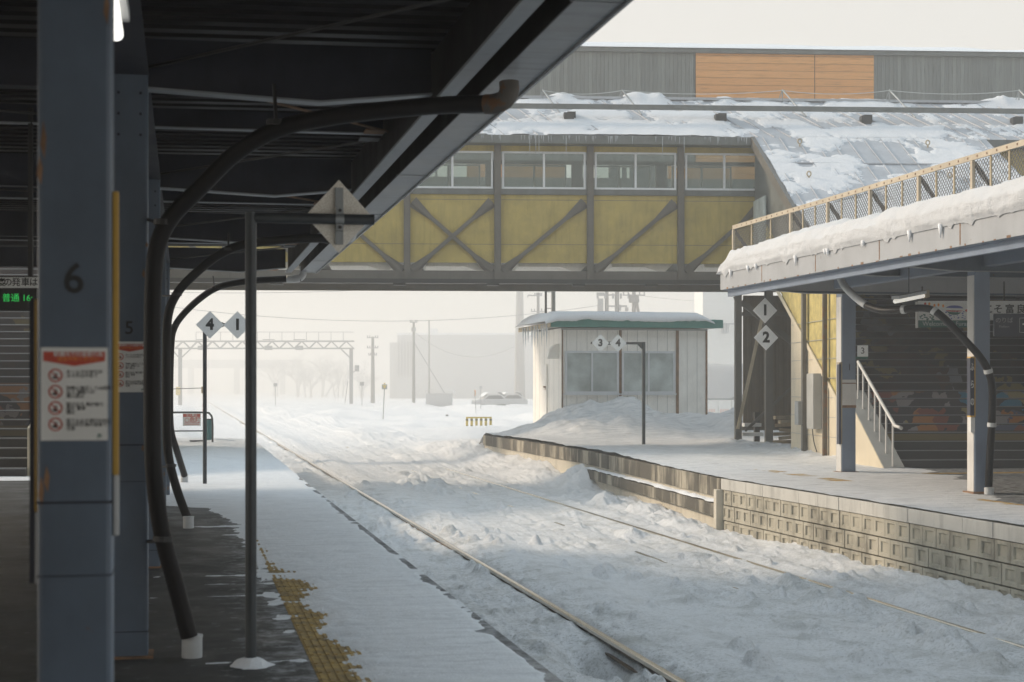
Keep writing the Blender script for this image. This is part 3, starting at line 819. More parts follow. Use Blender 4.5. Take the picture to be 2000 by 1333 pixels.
# numbered pillars
def notice(parent, cx, z0, z1, w, yf, org):
    """safety notice stuck on the face of a pillar"""
    ox, oy, oz = org
    X = lambda x: cx - ox + x
    h = z1 - z0; Z = lambda t: z0 - oz + h * t
    f = yf - oy
    nt = MB().box(X(-w / 2), X(w / 2), f - 0.003, f - 0.0005, Z(0), Z(1)).build('notice', M['board_white'], parent)
    b = MB(); e = 0.0045
    b.add([(X(-.46 * w), f - e, Z(.955)), (X(-.46 * w), f - e, Z(.855)), (X(0), f - e, Z(.80)), (X(.46 * w), f - e, Z(.855)), (X(.46 * w), f - e, Z(.955))], [(0, 1, 2, 3, 4)])
    for k in range(4):
        c = Vector((X(-.28 * w), f - e, Z(.70 - .175 * k))); R, r = .105 * w, .083 * w
        n = 24; vs = []
        for i in range(n):
            a = 2 * pi * i / n
            vs += [c + Vector((cos(a) * R, 0, sin(a) * R)), c + Vector((cos(a) * r, 0, sin(a) * r))]
        b.add(vs, [(2 * i, 2 * i + 1, (2 * i + 3) % (2 * n), (2 * i + 2) % (2 * n)) for i in range(n)])
        b.bar(c + Vector((-.06 * w, -.0005, .06 * w)), c + Vector((.06 * w, -.0005, -.06 * w)), .0005, .014 * w, (1, 0, 1))
    b.build('notice_print', M['red'], nt)
    b = MB(); b.text('駅構内での迷惑行為', w * .082, (X(.06 * w), f - .0055, Z(.925)), bold=.01); b.build('headline', M['board_white'], nt)
    b = MB(); b.text('はおやめください', w * .078, (X(.06 * w), f - .0055, Z(.875)), bold=.01); b.build('headline', M['orange'], nt)
    b = MB()
    lines = [['ホームでの歩行中', 'スマホはやめて'], ['列車に接近しての撮影', '立入 線路への', '進入禁止'], ['駆け込み 飛び乗り', '危険 乗車', '禁止'], ['座り込みや通行の妨げ', '他のお客様の迷惑です', '注意']]
    for k, ls in enumerate(lines):
        for j, s in enumerate(ls):
            b.text(s, w * .068, (X(-.12 * w), f - e, Z(.735 - .175 * k - .042 * j)), align='LEFT', bold=.012)
    for k in range(4):
        c = Vector((X(-.28 * w), f - e + .0005, Z(.70 - .175 * k)))
        b.bar(c + Vector((-.015 * w, 0, -.05 * w)), c + Vector((.012 * w, 0, .03 * w)), .0005, .03 * w, (1, 0, 0))
        b.bar(c + Vector((-.05 * w, 0, -.03 * w)), c + Vector((.03 * w, 0, -.045 * w)), .0005, .022 * w, (1, 0, 0))
    b.build('small_print', M['ink'], nt)
    b = MB(); b.text('JR', w * .075, (X(.38 * w), f - e, Z(.05)), bold=.02); b.build('emblem', M['green_board'], nt)
def pillar(Y, num, label, w=0.205, xr=-0.205):
    cx = xr - w / 2
    t = thing('pillar', label, 'pillar', (cx, Y + 0.1, 0), group='lavender pillars of the left canopy')
    b = MB(); b.box(-w / 2, w / 2, -0.10, 0.10, 0, 3.36)
    b.build('post', M['lav'], t, bevel=0.014)
    b = MB(); b.box(-w / 2 - .03, w / 2 + .03, -.13, .13, 0.0, 0.014); b.build('base_plate', M['rust'], t)
    b = MB(); b.box(-w / 2 - .003, w / 2 + .003, -.103, .103, 0.15, 0.155); b.box(-w / 2 - .003, w / 2 + .003, -.103, .103, 1.22, 1.226); b.box(-w / 2 - .002, w / 2 + .002, -.102, .102, 1.012, 1.015)
    b.build('weld_band', M['lav_dark'], t)
    b = MB(); rg = random.Random(int(Y * 10))
    for i in range(9):
        z = rg.uniform(.1, 2.8); sx = rg.choice((-1, 1)); hh = rg.uniform(.02, .09); x_ = sx * w / 2 - sx * rg.uniform(.006, .03)
        b.prism([(x_ - .008, -.1015, z), (x_ + .004, -.1015, z - hh * .6), (x_ + .009, -.1015, z + hh * .3), (x_, -.1015, z + hh)], (0, .001, 0))
    b.build('rust_chips', M['rust'], t)
    b = MB()
    for sx in (-1, 1):
        for z in (3.0, 3.12, 3.24): b.tube([(sx * w * .3, -.106, z), (sx * w * .3, -.1002, z)], .009, 6)
    b.build('bolt_rows', M['lav_dark'], t)
    if num:
        b = MB(); z = 1.55 + (HOR - (548 if num == 6 else 642)) / F * (4.7 if num == 6 else 9.4)
        b.text(str(num), 0.122 if num == 6 else .105, (-0.002, -0.1025, z), bold=0.012); b.build('number', M['ink'], t)
        zz = (1.40, 1.665) if num == 6 else (1.525, 1.815)
        notice(t, cx, zz[0], zz[1], 0.185, Y - 0.002, (cx, Y + 0.1, 0))
    return t
pillar(PIL[0], 6, 'nearest pillar, numbered 6, with a large safety notice')
pillar(PIL[1], 5, 'pillar numbered 5, half hidden behind the nearest pillar')
for i, lb in ((2, 'third lavender pillar, behind the nearest drain hose'), (3, 'fourth lavender pillar, beside the middle drain hose'), (4, 'last lavender pillar, at the far end of the canopy')):
    pillar(PIL[i], None, lb)
for i, (Y, lb) in enumerate([(PIL[2], 'inner row pillar seen at the left edge of the frame')]):
    pillar(Y, None, lb, xr=-6.2)
# narrow station-name boards seen edge-on beside pillar 6
def edge_board(px0, px1, py0, py1, pysplit, D, label, lit):
    p = P((px0 + px1) / 2, py1, D); w = (px1 - px0) / F * D
    t = thing('name_board', label, 'sign', (p.x, p.y, 0))
    z1 = P(px0, py0, D).z; z0 = p.z; zs = P(px0, pysplit, D).z
    MB().box(-w * .5, w * .30, 0.0, 0.16, z0, z1).build('panel', M['navy'], t)
    MB().box(w * .0, w * .5, -0.012, 0.0, zs, z1).build('edging', M['yellow_band'], t, bevel=.003)
    MB().box(w * .05, w * .52, -0.014, -0.001, z0, zs - .001).build('lower_edging', M['pvc'], t, bevel=.003)
edge_board(208, 232, 375, 1046, 928, 4.75, 'upright name board seen edge-on, on the right side of pillar 6', True)
edge_board(58, 78, 585, 1140, 1000, 4.9, 'upright name board seen edge-on, on the left side of pillar 6', False)
lt = thing('tube_lamp', 'bright tube lamp hanging under the ceiling beside the nearest pillar', 'lamp', tuple(P(222, 40, 6.2)))
b = MB(); b.tube([(0, -0.55, 0.03), (0, 0.25, -0.0)], 0.028, 12); b.build('tube', M['lamp_bright'], lt, smooth=True)
MB().box(-.05, .05, -.6, .3, .06, .10).build('housing', M['pvc'], lt)
MB().box(-.006, .006, -.2, -.19, .10, .5).build('hanger', M['black'], lt)
# ================================================================== STOPPING-POSITION SIGNS
def plate(mb, c, h, t=0.012, hw=None):
    hw = hw or h
    c = Vector(c)
    mb.prism([c + Vector((0, -t / 2, -h)), c + Vector((hw, -t / 2, 0)), c + Vector((0, -t / 2, h)), c + Vector((-hw, -t / 2, 0))], (0, t, 0))
def diamond(parent, c, h, num, size, hw=None):
    b = MB(); plate(b, c, h, 0.012, hw); o = b.build('diamond_plate', M['sign_white'], parent)
    if num:
        b = MB(); b.text(num, size, Vector(c) + Vector((0.0, -0.0085, 0)), bold=0.045); b.build('numeral', M['ink'], o)
# nearest pole: its diamond shows its back
foot = PZ(490, 1300)
t = thing('position_sign', 'near dark pole with the stippled back of a blank diamond plate on its arm', 'sign', tuple(foot))
az = EYE + (HOR - 425) / F * 9.15
b = MB(); b.tube([(0, 0, -0.02), (0, 0, az + 0.028)], 0.0315, 16); b.tube([(0, 0, .40), (0, 0, .405)], 0.034, 16)
b.build('pole', M['pole_dark'], t, smooth='auto')
b = MB(); b.tube([(0.02, 0, az), (0.69, 0, az)], 0.030, 16); b.build('arm', M['pole_dark'], t, smooth='auto')
k = NT('stippled_plate'); v = k.N('ShaderNodeTexVoronoi', Scale=160.0); k.L(k.coord(), v.inputs['Vector'])
k.color(k.mix(k.ramp(v.outputs['Distance'], [(0.25, 0.0), (0.55, 1.0)]), (0.92, 0.89, 0.83), (0.70, 0.66, 0.58))); k.set(Roughness=0.7)
cx = 0.495
b = MB(); plate(b, (cx, 0.045, az + 0.02), 0.207, 0.012, 0.190); dp = b.build('diamond_plate', k.m, t)
b = MB()
for s in (-1, 1):
    b = MB(); z0_, z1_ = az + 0.02 + min(s * .05, s * .16), az + 0.02 + max(s * .05, s * .16)
    b.box(cx - .017, cx + .017, 0.022, 0.038, z0_, z1_); b.box(cx - .022, cx - .0165, 0.018, 0.0385, z0_, z1_); b.box(cx + .0165, cx + .022, 0.018, 0.0385, z0_, z1_)
    b.build('channel', M['galv'], dp)
b = MB(); b.tube([(cx - .024, 0, az), (cx + .024, 0, az)], 0.0335, 16)
for s in (-1, 1): b.box(cx - .02, cx + .02, -.018, .02, az + s * .047 - .017, az + s * .047 + .017)
b.build('clamp', M['galv'], t, smooth='auto')
for s in (-1, 1): MB().tube([(cx, -.030, az + s * .047), (cx, -.016, az + s * .047)], .010, 8).build('bolt', M['black'], t)
ux, uy = np.meshgrid(np.linspace(-.16, .16, 24), np.linspace(-.16, .16, 24))
rr = np.sqrt(ux ** 2 + uy ** 2)
MB().grid(ux, uy, 0.052 * sst(.15, .02, rr + .03 * fbm(ux * 14, uy * 14, 2, 90)) - .006).build('snow_collar', M['snow'], t, smooth=True)
# pole with 4 and 1
foot = PZ(400, 945, 0.02); D4 = DZ(945, 0.02)
t = thing('position_sign', 'slim pole bearing two white diamonds numbered 4 and 1, beyond the near pole', 'sign', tuple(foot))
def rel(px, py, dy=0.0):
    q = P(px, py, D4) - foot; return Vector((q.x, dy, q.z))
zt = rel(400, 632).z
b = MB(); b.tube([(0, 0, -.02), (0, 0, zt)], 0.032, 14); b.tube([(0, 0, .52), (0, 0, .525)], .036, 14); b.build('pole', M['pole_dark'], t, smooth='auto')
xe = rel(490, 635).x
b = MB(); b.bar((0, .005, zt - .02), (xe, .005, zt - .02), .03, .05); b.bar((0.17, -.002, zt - .02), (0.29, -.002, zt - .02), .03, .075); b.build('arm', M['pole_dark'], t)
diamond(t, rel(410, 635, -0.05), .222, '4', .24); diamond(t, rel(464, 635, -0.05), .222, '1', .24)
# pole with 3 and 4 on the right platform
foot = PZ(1257, 871, 0.03); D4 = DZ(871, 0.03)
t = thing('position_sign', 'bent pole before the white hut with two grey diamonds numbered 3 and 4', 'sign', tuple(foot))
zt = rel(1257, 671).z
b = MB(); b.bar((0, 0, -.05), (0, 0, zt + .035), .075, .075); b.build('pole', M['pole_dark'], t)
x0 = rel(1149, 671).x
b = MB(); b.bar((x0, 0, zt), (-.04, 0, zt), .06, .06); b.prism([(-.04, -.01, zt - .03), (-.04, -.01, zt - .16), (-.17, -.01, zt - .03)], (0, .02, 0))
xm = rel(1185, 671).x; b.bar((xm - .05, -.035, zt), (xm + .05, -.035, zt), .01, .09); b.build('arm', M['pole_dark'], t)
diamond(t, rel(1167, 671, -.07), .232, '3', .25); diamond(t, rel(1203, 671, -.07), .232, '4', .25)
# 1 over 2 hanging from the end of the right canopy
c1 = P(1493, 607, 28.6); c2 = P(1495, 660, 28.6)
t = thing('position_sign', 'two white diamonds numbered 1 above 2 hanging under the right canopy', 'sign', tuple(c2))
diamond(t, c1 - c2 + Vector((0, -.03, 0)), .222, '1', .25); diamond(t, Vector((0, -.03, 0)), .222, '2', .25)
b = MB(); b.bar((0, 0.01, -.1), (0, 0.01, 3.30 - c2.z), .03, .03); b.build('hanger', M['pole_dark'], t)
b = MB(); q = c1 - c2; b.add([q + Vector((-.20, -.037, -.012)), q + Vector((-.17, -.037, -.045)), q + Vector((-.05, -.037, -.155)), q + Vector((-.09, -.037, -.09)), q + Vector((-.13, -.037, -.06))], [(0, 1, 2, 3, 4)])
b.build('snow_streak', M['snow'], t)

# ================================================================== THE COVERED FOOTBRIDGE
fb = thing('footbridge', 'mustard covered footbridge with bronze trusses and a snowy metal roof', 'footbridge', tuple(BO), BROT)
def pz(py, D): return EYE + (HOR - py) / F * D
D0 = DV(1150, 0.0)
UL, UR = -15.5, 22.0
ZB, ZS, ZW0, ZW1, ZE = pz(555, D0), pz(376, D0), pz(370, D0), pz(297, D0), pz(284, D0)
ST0 = BL(1500, 400, v=0.0).x                       # the staircase opens here
b = MB(); b.box(UL, 12.5, -0.10, 0.22, ZB, ZB + .11)
for px in (540, 780, 962, 1130, 1272, 1420): 
    u = BL(px, 0, v=0).x; b.box(u - .16, u + .16, -.06, .2, ZB - .05, ZB - .001)
b.build('bottom_flange', M['bronze_dark'], fb)
MB().box(UL, 12.5, 0.02, 0.12, ZB + .112, pz(530, D0)).build('bottom_chord', M['bronze'], fb)
MB().box(UL, 12.5, 3.2, 3.4, ZB, pz(530, D0) + .25).build('bottom_chord', M['bronze'], fb)
zpb, zpt = pz(514, D0), pz(381, D0)
b = MB(); b.box(UL, ST0 + .1, 0.10, 0.16, zpb, zpt); b.build('side_panel', M['yellow_wall'], fb)
b = MB()
for z in (pz(391, D0), pz(478, D0)): b.box(UL, ST0 + .1, 0.096, 0.1, z - .006, z + .006)
b.build('panel_seam', M['bronze'], fb)
MB().box(UL, ST0 + .1, 0.04, 0.2, zpt + .001, ZW0 - .001).build('sill', M['eave'], fb)
MB().box(UL, ST0 + .1, 0.08, 0.16, ZW1 + .001, ZE + .02).build('head_band', M['yellow_wall'], fb)
MB().box(12.4, UR, 0.08, 0.2, 4.8, ZE + .02).build('side_panel', M['yellow_wall'], fb)
MB().box(UL, UR, .17, 3.3, 4.82, 4.97).build('deck', M['eave'], fb)
postpx = [440, 617, 795, 972, 1153, 1330]
pu = [BL(p, 0, v=0).x for p in postpx]
pu = [pu[0] - 4.8, pu[0] - 2.4] + pu + [ST0]
for u in pu:
    b = MB(); b.box(u - .085, u + .085, -.04, .098, ZB + .112, ZE); b.box(u - .05, u + .05, -.055, -.041, ZB + .112, ZE); b.build('post', M['bronze'], fb)
def brace(u0, z0, u1, z1):
    b = MB(); b.bar((u0, .03, z0), (u1, .03, z1), .05, .10, (0, 1, 0)); 
    d = (Vector((u1, 0, z1)) - Vector((u0, 0, z0))).normalized(); n_ = Vector((-d.z, 0, d.x))
    b.bar((u0, -.004, z0), (u1, -.004, z1), .014, .105, n_)
    for (ue, ze, s) in ((u0, z0, 1), (u1, z1, -1)):
        e = Vector((ue, 0.062, ze)); q = e + d * s * .75
        b.prism([e + n_ * .15, e - n_ * .15, q - n_ * .04, q + n_ * .04], (0, .012, 0))
    b.build('brace', M['bronze'], fb)
zt_, zb_ = pz(396, D0), pz(531, D0)
for i in range(len(pu) - 1):
    a, e = pu[i] + .14, pu[i + 1] - .14
    if i <= 3: brace(a, zt_, e, zb_)
    if i >= 4 or i == 4: brace(a, zb_, e, zt_)
    if i == 4:
        brace(a, zt_, e, zb_)
M['tray'] = painted('pale_soffit', (0.80, 0.79, 0.74), 0.6, 0.1, 0.0, 0.3)
for a, e in ((455, 600), (640, 775), (828, 962), (1008, 1148), (1190, 1312), (1370, 1490)):
    u0, u1 = BL(a, 0, v=.6).x, BL(e, 0, v=.6).x
    b = MB(); b.prism([(u0, .35, 4.815), (u0 + .05, .35, 4.72), (u1 - .75, .35, 4.72), (u1 - .45, .35, 4.62), (u1 - .2, .35, 4.62), (u1, .35, 4.815)], (0, 2.2, 0))
    b.build('soffit_tray', M['tray'], fb)
def window(u0, u1, z0, z1, v, panes, mat, parent, fw=.05, name='window'):
    b = MB(); y0, y1 = v - .03, v + .03
    b.box(u0, u1, y0, y1, z0, z0 + fw); b.box(u0, u1, y0, y1, z1 - fw, z1)
    b.box(u0, u0 + fw, y0 + .002, y1 - .002, z0 + fw, z1 - fw); b.box(u1 - fw, u1, y0 + .002, y1 - .002, z0 + fw, z1 - fw)
    w = (u1 - u0) / panes
    for i in range(1, panes): b.box(u0 + i * w - .028, u0 + i * w + .028, y0 - .01, y1 - .01, z0 + fw, z1 - fw)
    o = b.build(name, M['alu'], parent)
    for i in range(panes):
        MB().box(u0 + i * w + (.03 if i else fw), u0 + (i + 1) * w - (.03 if i < panes - 1 else fw), v - .006 * (i % 2), v + .004 - .006 * (i % 2), z0 + fw, z1 - fw).build('pane', mat, o)
    return o
M['glass_clear'] = glass('clear_glass', (0.85, 0.88, 0.86), 0.10)
for i in range(2, len(pu) - 1):
    window(pu[i] + .12, pu[i + 1] - .12, ZW0, ZW1, .06, 2, M['glass'], fb)
VF = 3.35
b = MB(); b.box(UL, UR, VF - .05, VF + .05, 4.8, ZW0 - .15); b.box(UL, UR, VF - .05, VF + .05, ZW1 + .12, ZE + .05); b.build('far_wall', M['eave'], fb)
for i in range(len(pu) - 1):
    MB().box(pu[i] - .16, pu[i] + .16, VF - .06, VF + .06, ZW0 - .15, ZW1 + .12).build('far_post', M['eave'], fb)
    if i >= 2: window(pu[i] + .3, pu[i + 1] - .3, ZW0 - .13, ZW1 + .10, VF, 2, M['glass_clear'], fb, .04)
# roof
ES = 0.51; VE = -0.38; ZR0 = pz(266, DV(1200, VE))
def roofz(v): return ZR0 + ES * (v - VE)
VRG = 2.45
R0, R1 = BL(1471, 268, v=VE).x, BL(1926, 270, v=VE).x         # the staircase roof carries on down between these
VB = -8.4
b = MB(); b.box(UL, R0 - .001, VE - .03, VE + .04, pz(284, D0) - .02, ZR0 - .005); b.box(R1, UR, VE - .03, VE + .04, pz(284, D0) - .02, ZR0 - .005); b.build('eave_board', M['eave'], fb)
MB().box(UL, UR, VE + .041, .078, ZE - .02, ZE + .0).build('eave_soffit', M['eave'], fb)
def slab(mb, u0, u1, v0, v1, th=.05):
    vs = [(u, v, roofz(v) + dz) for dz in (-th, 0) for v in (v0, v1) for u in (u0, u1)]
    mb.add(vs, [(0, 2, 3, 1), (4, 5, 7, 6), (0, 1, 5, 4), (2, 6, 7, 3), (0, 4, 6, 2), (1, 3, 7, 5)])
b = MB(); slab(b, UL, UR, VE, VRG)
zr = roofz(VRG); vs = [(UL, VRG, zr - .002), (UR, VRG, zr - .002), (UR, VF + .6, zr - .6), (UL, VF + .6, zr - .6)]
b.add(vs, [(0, 1, 2, 3)])
slab(b, R0, R1, VB, VE - .002)
u = UL
while u < UR:                                       # standing seams run slightly askew
    for v0, v1 in ((VE, VRG), (VB, VE)):
        sk = .42
        if v0 == VB:
            ua, ub = u, u + sk * (v1 - v0) * .35
            if not (R0 < u < R1 - .1): continue
            b.bar((u, v0, roofz(v0) + .012), (u, v1, roofz(v1) + .012), .022, .028)
        else:
            b.bar((u + sk * (VRG - VE), v0, roofz(v0) + .012), (u, v1, roofz(v1) + .012), .022, .028)
    u += .44
b.bar((R0 + .3, -2.2, roofz(-2.2) + .02), (R1 - .5, -2.2, roofz(-2.2) + .02), .03, .03)
b.bar((UL, VRG, zr + .03), (UR, VRG, zr + .03), .22, .07)
roof = b.build('roof', M['roof_metal'], fb)
def roof_snow(U, V):
    s = V
    us = U + .42 * (V - VE)
    cell = _hash(np.floor(us / .44), np.floor(s / .8 + 0.37 * _hash(np.floor(us / .44), us * 0, 5)), 101) - .5
    n = fbm(U * .62, s * .85, 6, 102, .62)
    st = ((U > R0) & (V < VE)).astype(float)
    bias = .06 + .22 * sst(1.6, 2.4, V) + .22 * sst(.9, .3, np.abs(V - VE - .2)) * (1 - st)
    bias = bias + st * (.10 + .5 * sst(-4.2, -5.2, V) - .18 * np.exp(-((U - (R0 + R1) / 2 + .6) / 1.6) ** 2) * sst(-.6, -2, V) * sst(-5, -3.6, V))
    t = n * 1.15 + bias + cell * .50 * sst(.5, 0, np.abs(n))
    th = np.clip(t * 7, -.6, 1.0) * .030 + np.maximum(t, 0) * .035 * (1 + fbm(U * 2, V * 2, 3, 103))
    rid = sst(2.0, 2.45, V)
    th = th + np.maximum(0, fbm(U * .8, V * 0, 4, 104, .6) + .05) * .26 * rid * sst(2.62, 2.5, V)
    return roofz(V) + th
for (ua, ub, va, vb, du) in ((-8.5, 18.0, VE - .02, VRG + .12, .055), (R0 + .05, R1 - .02, VB, VE - .03, .055)):
    U, V = np.meshgrid(np.arange(ua, ub, du), np.linspace(va, vb, int((vb - va) / .05)))
    Z = roof_snow(U, V)
    MB().grid(U, V, Z, Z > roofz(V) - .012).build('roof_snow', M['snow_roof'], roof, smooth=True)
rng = random.Random(8)
for i in range(70):
    u = rng.uniform(BL(905, 0, v=VE).x, R0)
    L_ = rng.uniform(.05, .22) if rng.random() < .93 else .55
    MB().tube([(u, VE - .035, ZR0 - .0), (u, VE - .036, ZR0 - L_ * .6), (u + .003, VE - .036, ZR0 - L_)], [.012, .008, .001], 5).build('icicle', M['ice'], roof)
# snow bar on brackets
zb0 = pz(216, DV(1400, .75)); ubar = BL(955, 0, v=.75).x
b = MB(); b.bar((ubar - 4, .75, pz(207, DV(960, .75)) + .0), (UR, .75, pz(217.5, DV(2000, .75))), .11, .125); b.build('snow_bar', M['eave'], fb)
for px in (1110, 1405, 1690, 1985):
    u = BL(px, 0, v=.8).x; b = MB(); b.box(u - .12, u + .14, .70, .95, roofz(.7) - .02, zb0 - .1); b.box(u - .02, u + .2, .82, 1.2, roofz(1.2) - .2, zb0 - .06); b.build('bar_bracket', M['bronze_dark'], fb)
# lifeline posts and rope on the ridge
lpx = [1060, 1215, 1528, 1737, 1990]
lp = []
for px in lpx:
    q = BL(px, 176, v=2.35)
    b = MB(); b.bar((q.x, 2.35, roofz(2.35) - .02), (q.x, 2.35, q.z), .03, .03); b.bar((q.x + .38, 1.2, roofz(1.2) + .02), (q.x, 2.35, q.z), .03, .03); b.bar((q.x - .12, 2.4, roofz(2.35)), (q.x, 2.35, q.z), .02, .02)
    b.build('lifeline_post', M['galv'], fb); lp.append(Vector((q.x, 2.33, q.z - .02)))
pts = []
for a, e in zip(lp[:-1], lp[1:]):
    for k in range(8):
        f = k / 8; p = a.lerp(e, f); p.z -= .10 * 4 * f * (1 - f); pts.append(p)
pts.append(lp[-1])
MB().tube(pts, .009, 5).build('lifeline', M['pvc'], fb)
for px, py in ((1562, 263), (1580, 320), (1812, 262), (1855, 318)):
    v = -1.0 if py < 300 else -3.2
    q = BL(px, py, v=v); z0 = roofz(v)
    ring = [(q.x + .05 * cos(a), v, z0 + .13 + .06 * sin(a)) for a in np.linspace(-.4 * pi, 1.4 * pi, 14)]
    b = MB(); b.tube(ring, .018, 6); b.bar((q.x, v, z0 - .01), (q.x, v, z0 + .08), .03, .03); b.build('roof_hook', M['wood_pale'], fb)

# ---- staircase to the right platform
M['riser_mural'] = None
def mural(name, lo, gain=1.0):
    k = NT(name)
    o = k.coord(src='World')
    s = k.sep(o)
    warp = k.noise(2.5, o, detail=4)
    v = k.N('ShaderNodeTexVoronoi', Scale=2.6); vm = k.N('ShaderNodeVectorMath'); vm.operation = 'ADD'
    nn = k.N('ShaderNodeTexNoise', Scale=2.2, Detail=3.0); k.L(o, nn.inputs['Vector'])
    sc = k.N('ShaderNodeVectorMath'); sc.operation = 'SCALE'; sc.inputs['Scale'].default_value = .8; k.L(nn.outputs['Color'], sc.inputs[0])
    k.L(k.coord((1, .15, 1.0), 'World'), vm.inputs[0]); k.L(sc.outputs[0], vm.inputs[1]); k.L(vm.outputs[0], v.inputs['Vector'])
    r = k.N('ShaderNodeSeparateColor'); k.L(v.outputs['Color'], r.inputs[0])
    low = k.ramp(r.outputs[0], [(0, (.05, .04, .05)), (.24, (.24, .07, .05)), (.38, (.42, .17, .05)), (.52, (.30, .27, .27)), (.66, (.10, .11, .16)), (.78, (.06, .22, .34)), (.82, (.34, .28, .13)), (.92, (.24, .07, .05))], 'CONSTANT')
    up = k.ramp(r.outputs[1], [(0, (.022, .019, .027)), (.5, (.032, .014, .02)), (.78, (.055, .02, .02)), (.86, (.20, .155, .045)), (.96, (.20, .21, .25))], 'CONSTANT')
    c = k.mix(k.ramp(k.math('DIVIDE', s[2], 5.0), [(lo + .155, 0.0), (lo + .16, 1.0)]), low, up)
    foot_ = k.ramp(k.math('DIVIDE', s[2], 5.0), [(lo, 1.0), (lo + .005, 0.0)])
    c = k.mix(foot_, c, (.05, .05, .055))
    band = k.ramp(k.math('DIVIDE', s[2], 5.0), [(lo - .035, 0.0), (lo - .034, 1.0), (lo - .001, 1.0), (lo, 0.0)])
    c = k.mix(k.math('MULTIPLY', band, .5), c, (.30, .22, .06))
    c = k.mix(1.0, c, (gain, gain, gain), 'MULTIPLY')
    k.color(c); k.set(Roughness=.6); return k.m
M['mural'] = mural('mural_risers', .135)
M['tread'] = painted('dark_tread', (0.05, 0.05, 0.052), 0.6, 0.2)
M['nosing'] = plain('grey_nosing', (0.24, 0.25, 0.26), .5)
def stairs(parent, u0, u1, vb, n, mat, rise=.166, run=.335):
    b = MB()
    for i in range(n):
        v = vb + i * run; z = i * rise
        b.mat(0).box(u0, u1, v, v + run + (.3 if i < n - 1 else 1.2), max(z - .25, 0) if i else 0, z + rise - .03)
        b.mat(1).box(u0, u1, v - .018, v + run + .0, z + rise - .0295, z + rise)
        b.mat(2).box(u0, u1, v - .022, v + .022, z + rise - .014, z + rise + .003)
    b.build('steps', [mat, M['tread'], M['nosing']], parent)
M['bronze_rust'] = painted('rusting_bronze_steel', (0.11, 0.095, 0.075), 0.6, 0.2, 0.20, 0.4)
U0 = BL(1570, 888, u=6.3).x if False else 6.30
VBT = BL(1725, 918, u=U0).y
sr = thing('staircase', 'covered staircase with muralled risers rising from the right platform to the footbridge', 'staircase', tuple(BO), BROT)
UI, UO = U0 + .40, R1 - .45
NST = 29; RUN = (-1.2 - VBT - .3) / NST
stairs(sr, UI, UO, VBT + .35, NST, M['mural'], 4.85 / NST, RUN)
SL = 4.85 / (NST * RUN)
def sz(v): return max(0.0, (v - VBT - .35) * SL)
# left flank: cream wall below the stringer line, mustard render above it
vA = BL(1640, 785, u=U0).y; zA = BL(1640, 785, u=U0).z
def zrf(v): return roofz(max(v, VB)) - .10
vC = BL(1530, 584, u=U0).y; zC = BL(1530, 584, u=U0).z
vW = BL(1545, 700, u=U0).y
def zst(v): return zA + (v - vA) * (zC - zA) / (vC - vA)
b = MB(); b.prism([(U0, vA - .35, 0), (U0, vW, 0), (U0, vW, zst(vW) - .004), (U0, vA - .35, zst(vA - .35) - .004)], (.25, 0, 0)); b.build('flank_wall', M['cream'], sr)
b = MB(); b.prism([(U0 - .03, vA - .35, zst(vA - .35) - .1), (U0 - .03, vC + 1.2, zst(vC + 1.2) - .1), (U0 - .03, vC + 1.2, zst(vC + 1.2) + .02), (U0 - .03, vA - .35, zst(vA - .35) + .02)], (.02, 0, 0)); b.build('stringer', M['cream'], sr)
zt_p = lambda v: min(zrf(v), max(3.72, zst(v) + 1.0))
b = MB(); b.prism([(U0 + .02, vA - .35, zst(vA - .35)), (U0 + .02, -.05, zst(-.05))] + [(U0 + .02, v, zt_p(v)) for v in np.linspace(-.05, vA - .35, 12)], (.18, 0, 0)); b.build('flank_panel', M['yellow_rough'], sr)
b = MB(); b.prism([(U0 + .06, v, zt_p(v) + .002) for v in np.linspace(VB + .3, -.05, 12)] + [(U0 + .06, v, zrf(v)) for v in np.linspace(-.05, VB + .3, 4)], (.08, 0, 0)); b.build('flank_upper', M['eave'], sr)
b = MB(); b.box(U0 - .4, UO + .3, VBT - .3, VB + .1, 3.74, 3.82); b.build('link_roof', M['lav_dark'], sr)  # roof added across the gap to keep daylight off the stairs
for px, w, mt in ((1572, .14, 'bronze'), (1613, .10, 'bronze_rust'), (1641, .12, 'bronze_rust')):
    v = BL(px, 700, u=U0 - .05).y; b = MB(); b.box(U0 - .12, U0 - .031, v - w / 2, v + w / 2, 0, zrf(v) - .05); b.build('flank_post', M[mt], sr)
b = MB()
vq = BL(1552, 700, u=U0 - .04).y
for z in np.arange(.5, 3.2, .42): b.box(U0 - .012, U0 - .001, vA - .3, vW, z - .006, z + .006)
b.build('wall_joint', M['parapet_top'], sr)
v = BL(1565, 700, u=U0 - .15).y
b = MB(); b.tube([(U0 - .17, v, .35), (U0 - .17, v, 3.9)], .035, 8); b.tube([(U0 - .17, v + .5, 1.0), (U0 - .17, v + .5, 2.6), (U0 - .17, v + .9, 3.2), (U0 - .17, v + 1.0, 3.9)], .02, 6); b.build('conduit', M['pole_dark'], sr)
v0, v1 = BL(1597, 780, u=U0 - .1).y, BL(1584, 780, u=U0 - .1).y
z0, z1 = BL(1590, 838, u=U0 - .1).z, BL(1590, 730, u=U0 - .1).z
MB().box(U0 - .20, U0 - .001, v0, v1, z0, z1).build('electrical_box', M['parapet_top'], sr, bevel=.01)
v0, v1 = BL(1569, 800, u=U0 - .1).y, BL(1562, 800, u=U0 - .1).y
MB().box(U0 - .22, U0 - .10, v0, v1, BL(1565, 830, u=U0 - .1).z, BL(1565, 784, u=U0 - .1).z).build('electrical_box', M['galv'], sr, bevel=.01)
